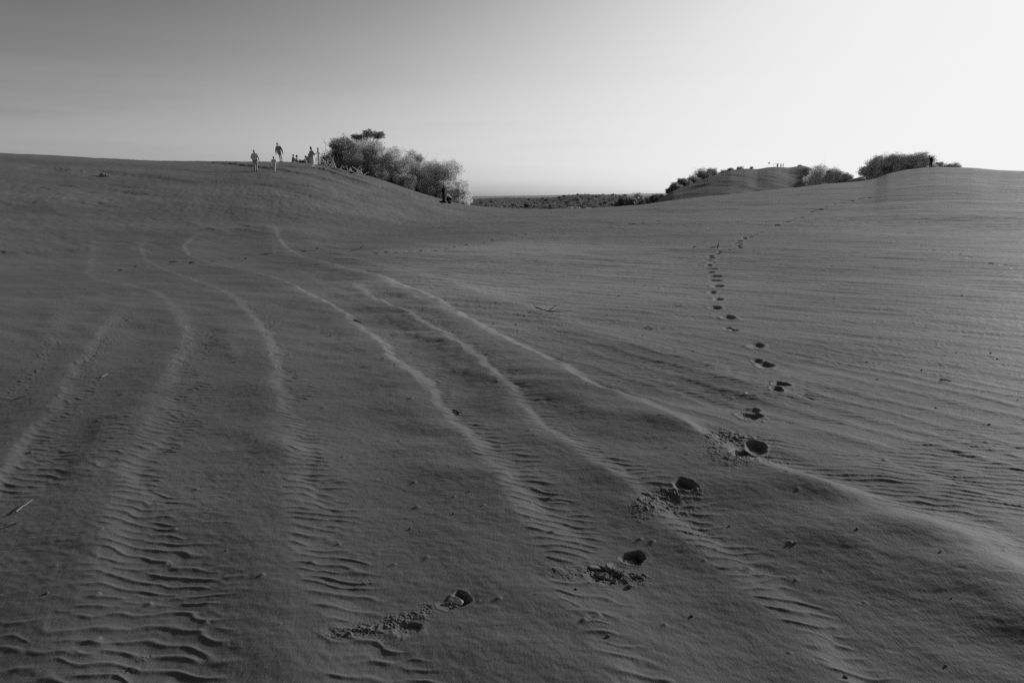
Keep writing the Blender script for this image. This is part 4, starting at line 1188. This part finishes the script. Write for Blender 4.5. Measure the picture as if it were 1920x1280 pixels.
# distant hikers
loc, D = place(1745, 314.2, 0.0); print('hiker', D, 17.5 * D / F)
def feet_on(px, py, D):
    x, y, z = at(px, py, D); return (x, y, gz(x, y) - 0.01)
person(loc, R(30), walk(0.45, 0.10), 'lone dark hiker leaning forward with a pack by the right hedge-like clump', 'hikers on the right dunes', top=M_BLACK, legs=M_BLACK, vox=0.014,
       hgt=min(1.9, max(1.5, 18 * D / F)), extra=[('backpack', [((0, 0.02, 1.35), 0.13, (0, -0.10, 1.05), 0.15)], M_BLACK)])
for i, (px, lab) in enumerate([(1464, 'tiny left figure of the pair standing on the middle dune'), (1468.5, 'tiny right figure of the pair standing on the middle dune'), (1457.5, 'tiny figure standing at the right pole of the far dark canopy')]):
    person(feet_on(px, 314, 287), R(20 + 60 * i), stand(0.0), lab, 'hikers on the right dunes', top=M_BLACK, legs=M_GREY, vox=0.018, hgt=1.75)

# a dark awning by the far hikers, and a thin pole
def awning():
    x, y, g = feet_on(1455.5, 314, 288)
    root = empty('awning', (x, y, g), 'small dark awning on two posts beside the far hikers', 'awning')
    t = [tube([(-1.0, 0, 0), (-0.95, 0, 0.8), (-0.9, 0, 1.6)], [0.04] * 3), tube([(0.7, 0, 0), (0.7, 0, 0.9), (0.7, 0, 1.75)], [0.04] * 3)]
    for v_, f_ in t: link('post', raw_mesh('post', v_, f_, M_BARK), root)
    n = 9
    gx, gy = np.meshgrid(np.linspace(-1.2, 0.9, n), np.linspace(-0.7, 0.7, 5))
    zt = 1.75 - 0.10 * (gx ** 2) + 0.05 * gx
    top_ = np.stack([gx, gy, zt], -1).reshape(-1, 3); bot = top_ - np.array([0, 0, 0.05])
    idx = np.arange(n * 5).reshape(5, n)
    q = np.stack([idx[:-1, :-1], idx[:-1, 1:], idx[1:, 1:], idx[1:, :-1]], -1).reshape(-1, 4)
    edge = np.concatenate([idx[0, :], idx[1:, -1], idx[-1, ::-1][1:], idx[::-1, 0][1:-1]])
    e2 = np.roll(edge, -1)
    sidef = np.stack([edge, edge + n * 5, e2 + n * 5, e2], 1)
    ff = np.concatenate([q, q[:, ::-1] + n * 5, sidef])
    link('canopy', raw_mesh('canopy', np.concatenate([top_, bot]), ff, M_BLACK, True), root)
awning()
x, y, g = feet_on(1440, 314, 288)
root = empty('flag_pole', (x, y, g), 'thin pole with a small pale flag on top of the middle dune', 'flag')
v_, f_ = tube([(0, 0, -0.2), (0, 0, 1), (0.02, 0, 2.6)], [0.015, 0.013, 0.01]); link('pole', raw_mesh('pole', v_, f_, M_DEAD), root)
gx, gz_ = np.meshgrid(np.linspace(0, 0.7, 6), np.linspace(0, 0.5, 4)); gy = 0.06 * np.sin(gx * 9)
fv = np.stack([gx, gy, 2.1 + gz_], -1).reshape(-1, 3); idx = np.arange(24).reshape(4, 6)
q = np.stack([idx[:-1, :-1], idx[:-1, 1:], idx[1:, 1:], idx[1:, :-1]], -1).reshape(-1, 4)
fo = link('flag', raw_mesh('flag', fv, q, M_WHITE, True), root)
sd = fo.modifiers.new('thickness', 'SOLIDIFY'); sd.thickness = 0.01

# bags
def bag(px, py, size, label, back=0.0):
    loc, D = place(px, py, back)
    r_ = np.random.default_rng(int(px))
    caps = [((-0.5 * size, 0, 0.16 * size), 0.17 * size, (0.3 * size, 0.1, 0.2 * size), 0.2 * size), ((0.3 * size, 0.1, 0.2 * size), 0.2 * size, (0.8 * size, 0, 0.08 * size), 0.09 * size),
            ((-0.1 * size, 0, 0.3 * size), 0.12 * size, (0.15 * size, 0, 0.34 * size), 0.12 * size)]
    root = empty('bag', loc, label, 'bag')
    link('body', remeshed('body', caps, M_BLACK, 0.02), root)
    v_, f_ = tube([(-0.2 * size, 0, 0.4 * size), (0, 0, 0.62 * size), (0.2 * size, 0, 0.44 * size)], [0.02, 0.02, 0.02]); link('strap', raw_mesh('strap', v_, f_, M_BLACK), root)
bag(564, 305.0, 0.6, 'black bag slumped on the crest between the sitting people', 2.0)
bag(830, 381.0, 0.45, 'small dark bag on the sand left of the woman in black')
bag(657, 325.5, 0.4, 'dark bag lying left of the white driftwood')

# ------------------------------------------------------------------ small things lying on the sand
M_STONE = mat('pale stone', 0.42, 0.8, bump=(60, 0.003), var=(30, 0.8, 1.2))
M_SHELL = mat('white shell', 0.85, 0.5)
M_DSTONE = mat('dark chip', 0.13, 0.8, bump=(60, 0.003))
M_PWOOD = mat('dry pale stick', 0.24, 0.85, bump=(80, 0.003))
M_WOOD = mat('weathered stick', 0.20, 0.85, bump=(80, 0.003), var=(20, 0.7, 1.3))
M_DWOOD = mat('dark twig', 0.04, 0.85)
M_CLOD = sand_material('clod sand', 0.22)

def rock_mesh(name, sx_, sy_, sz_, m, seed, sub=2, rough=0.25, cut=0.0):
    import bmesh
    r_ = random.Random(seed)
    bm = bmesh.new(); bmesh.ops.create_icosphere(bm, subdivisions=sub, radius=1.0)
    ph = [r_.uniform(0, 6) for _ in range(6)]
    for v_ in bm.verts:
        c = v_.co
        if cut: c.z = max(-cut, min(cut, c.z)); c.x = max(-0.8, min(0.8, c.x)); c.y = max(-0.8, min(0.8, c.y))
        k = 1 + rough * (math.sin(c.x * 3 + ph[0]) * math.sin(c.y * 3 + ph[1]) + 0.5 * math.sin(c.z * 5 + ph[2] + c.x * 4))
        v_.co = Vector((c.x * k * sx_, c.y * k * sy_, c.z * k * sz_))
    me = bpy.data.meshes.new(name); bm.to_mesh(me); bm.free()
    me.materials.append(m)
    for p in me.polygons: p.use_smooth = cut == 0
    return me

def on_sand(px, py):
    x, y, z = hit(px, py); return x, y, ground(x, y)

# clods of broken crust behind the second print
GC = 'clods of broken crust in the footprint'
for i, (px, py, a, b, c, rz, lb) in enumerate([
        (1115, 1064, 0.030, 0.017, 0.012, 0.3, 'squarish sand clod at the upper left of the broken crust'),
        (1128, 1079, 0.032, 0.020, 0.015, -0.5, 'largest flat sand clod at the front of the broken crust'),
        (1142, 1066, 0.016, 0.030, 0.016, -0.4, 'narrow upright sand clod in the middle of the broken crust'),
        (1152, 1088, 0.013, 0.012, 0.011, 0.9, 'small round sand clod in front of the broken crust'),
        (1182, 1095, 0.009, 0.012, 0.012, 0.2, 'tiny sand clod standing alone in front of the deep hole'),
        (1168, 1078, 0.014, 0.011, 0.010, 1.1, 'crumbly sand clod between the broken crust and the deep hole'),
        (1196, 1079, 0.012, 0.010, 0.010, 2.0, 'small sand clod just below the rim of the deep hole')]):
    x, y, z = on_sand(px, py)
    o = link('sand_clod', rock_mesh('sand_clod', a, b, c, M_CLOD, 50 + i, 3, 0.12, 0.6), None, (x, y, z + c * 0.3))
    o.rotation_euler = (0.15 * math.sin(i * 2), 0.25 * math.cos(i * 3), rz)
    tag(o, lb, 'sand clod', GC)
x, y, z = on_sand(855, 1133)
o = link('sand_slab', rock_mesh('sand_slab', 0.036, 0.016, 0.010, M_STONE, 91, 3, 0.10, 0.6), None, (x, y, z + 0.016)); o.rotation_euler = (0.35, 0.2, -0.45)
tag(o, 'pale flat slab of crust tipped into the nearest footprint', 'sand slab')

def stick(px0, py0, px1, py1, rad, label, m=M_WOOD, lift=(0.01, 0.01), name='stick', side=()):
    x0, y0, z0 = on_sand(px0, py0); x1, y1, z1 = on_sand(px1, py1)
    a = np.array([0, 0, lift[0]]); b = np.array([x1 - x0, y1 - y0, z1 - z0 + lift[1]])
    n = 6; r_ = np.random.default_rng(int(px0 * 7 + py0))
    L = np.linalg.norm(b - a)
    pts = [a + (b - a) * t + r_.normal(size=3) * L * 0.02 * (0 < t < 1) for t in np.linspace(0, 1, n)]
    parts = [tube(pts, np.linspace(rad, rad * 0.55, n), 6)]
    for (t, dx, dy, dz) in side:
        s = a + (b - a) * t
        parts.append(tube([s, s + np.array([dx, dy, dz]) * 0.5 + r_.normal(size=3) * 0.01, s + np.array([dx, dy, dz])], [rad * 0.7, rad * 0.5, rad * 0.2], 5))
    v_, f_ = merge(parts)
    o = link(name, raw_mesh(name, v_, f_, m, True), None, (x0, y0, z0))
    tag(o, label, 'stick' if name == 'stick' else 'twig', 'sticks and twigs lying on the sand')
    return o
stick(30, 960, 61, 941, 0.0045, 'pale straight stick half buried near the left edge', M_PWOOD)
stick(20, 985, 40, 979, 0.007, 'short dark stub of wood just below the pale straight stick')
stick(322, 842, 341, 844, 0.006, 'short weathered stick lying across the ripples at left')
stick(1006, 585, 1030, 591, 0.008, 'dark forked twig lying beyond the ridges in the middle', M_DWOOD, (0.03, 0.03), 'twig',
      side=((0.1, -0.06, 0.0, 0.07), (0.9, 0.16, 0.1, 0.08), (0.7, 0.22, -0.1, 0.02), (0.95, 0.3, 0.0, 0.01)))
stick(1345, 465, 1347, 464.6, 0.02, 'short dark stick standing upright beside the far footprints', M_DWOOD, (0.0, 0.13))
stick(1509, 742, 1534, 746, 0.006, 'thin stick right of the footprints with a light upper edge', M_WOOD)
stick(1762, 713, 1784, 715.5, 0.008, 'dark flat stick out on the right-hand flat', M_DWOOD)
stick(1213, 612, 1225, 617, 0.006, 'small dark twig on the flat between the ridges and the footprints', M_DWOOD, name='twig')
stick(190, 708, 203, 702, 0.006, 'small pale-tipped stick at left with a sand tail behind it', M_WOOD)
stick(28, 751, 48, 747, 0.006, 'small dark stick near the left edge of the ridges', M_DWOOD)
stick(850, 772, 866, 776, 0.007, 'dark chip of wood stuck on the third ridge crest', M_DWOOD, name='twig')
stick(664, 604, 678, 606, 0.010, 'dark chip of wood at the bend of the long ridge', M_DWOOD, name='twig')
stick(676, 466, 680, 470, 0.016, 'tiny dark peg standing in the faint track left of centre', M_DWOOD, (0, 0.14))
x, y, z = on_sand(1397, 744)
tag(link('shell', rock_mesh('shell', 0.016, 0.012, 0.009, M_SHELL, 5), None, (x, y, z + 0.005)), 'small white shell left of the double footprint', 'shell')
# a low dark tuft on the far left slope
x, y, z = hit(193, 331)
v_, f_ = leaves([np.array([0, 0, 0.1]), np.array([0.25, 0, 0.05])], [0.14, 0.10], [110, 60], 0.07, np.random.default_rng(3), 0.5)
root = empty('grass_tuft', (x, y, ground(x, y)), 'lone dark tuft high on the bare left slope', 'tuft')
link('foliage', raw_mesh('foliage', v_, f_, M_LEAF['dark']), root)

PEB = [(1605, 1013), (1760, 1059), (1782, 1135), (1490, 1024), (1368, 990), (607, 903), (769, 992), (683, 691), (741, 690), (771, 661), (880, 930), (851, 970),
       (1268, 687), (1080, 1112), (1160, 715), (1100, 735), (1248, 848), (1035, 665), (968, 608), (1083, 605), (935, 597), (925, 608), (1755, 762), (1857, 663),
       (1793, 661), (1772, 667), (1728, 696), (1855, 795), (1626, 678), (1645, 710), (1728, 694), (1870, 673), (1908, 750), (1300, 660), (1235, 541), (1160, 555),
       (1007, 487), (932, 490), (988, 549), (620, 631), (643, 857), (425, 1036), (440, 681), (345, 792), (455, 740), (553, 560), (1210, 535), (1560, 500), (1447, 522), (1488, 477),
       (1386, 600), (1140, 1200), (1297, 1152), (1585, 1271), (1773, 1249), (300, 1080), (90, 1120), (1205, 630), (1138, 590), (880, 640)]
protoP = [rock_mesh('pebble', 0.0075, 0.006, 0.006, M_DSTONE, 60 + k, 2) for k in range(3)]
rr_ = random.Random(9)
for i, (px, py) in enumerate(PEB):
    x, y, z = on_sand(px, py)
    D = math.hypot(x, y)
    s = rr_.uniform(0.5, 1.1) * (1 + 0.10 * max(0, D - 3))
    o = link('pebble', protoP[i % 3], None, (x, y, z + 0.002 * s)); o.scale = (s, s, s); o.rotation_euler = (0, 0, rr_.uniform(0, 6))
    tag(o, 'tiny dark pebble lying loose on the bare sand', 'pebble', 'tiny pebbles scattered over the sand')
print('done')
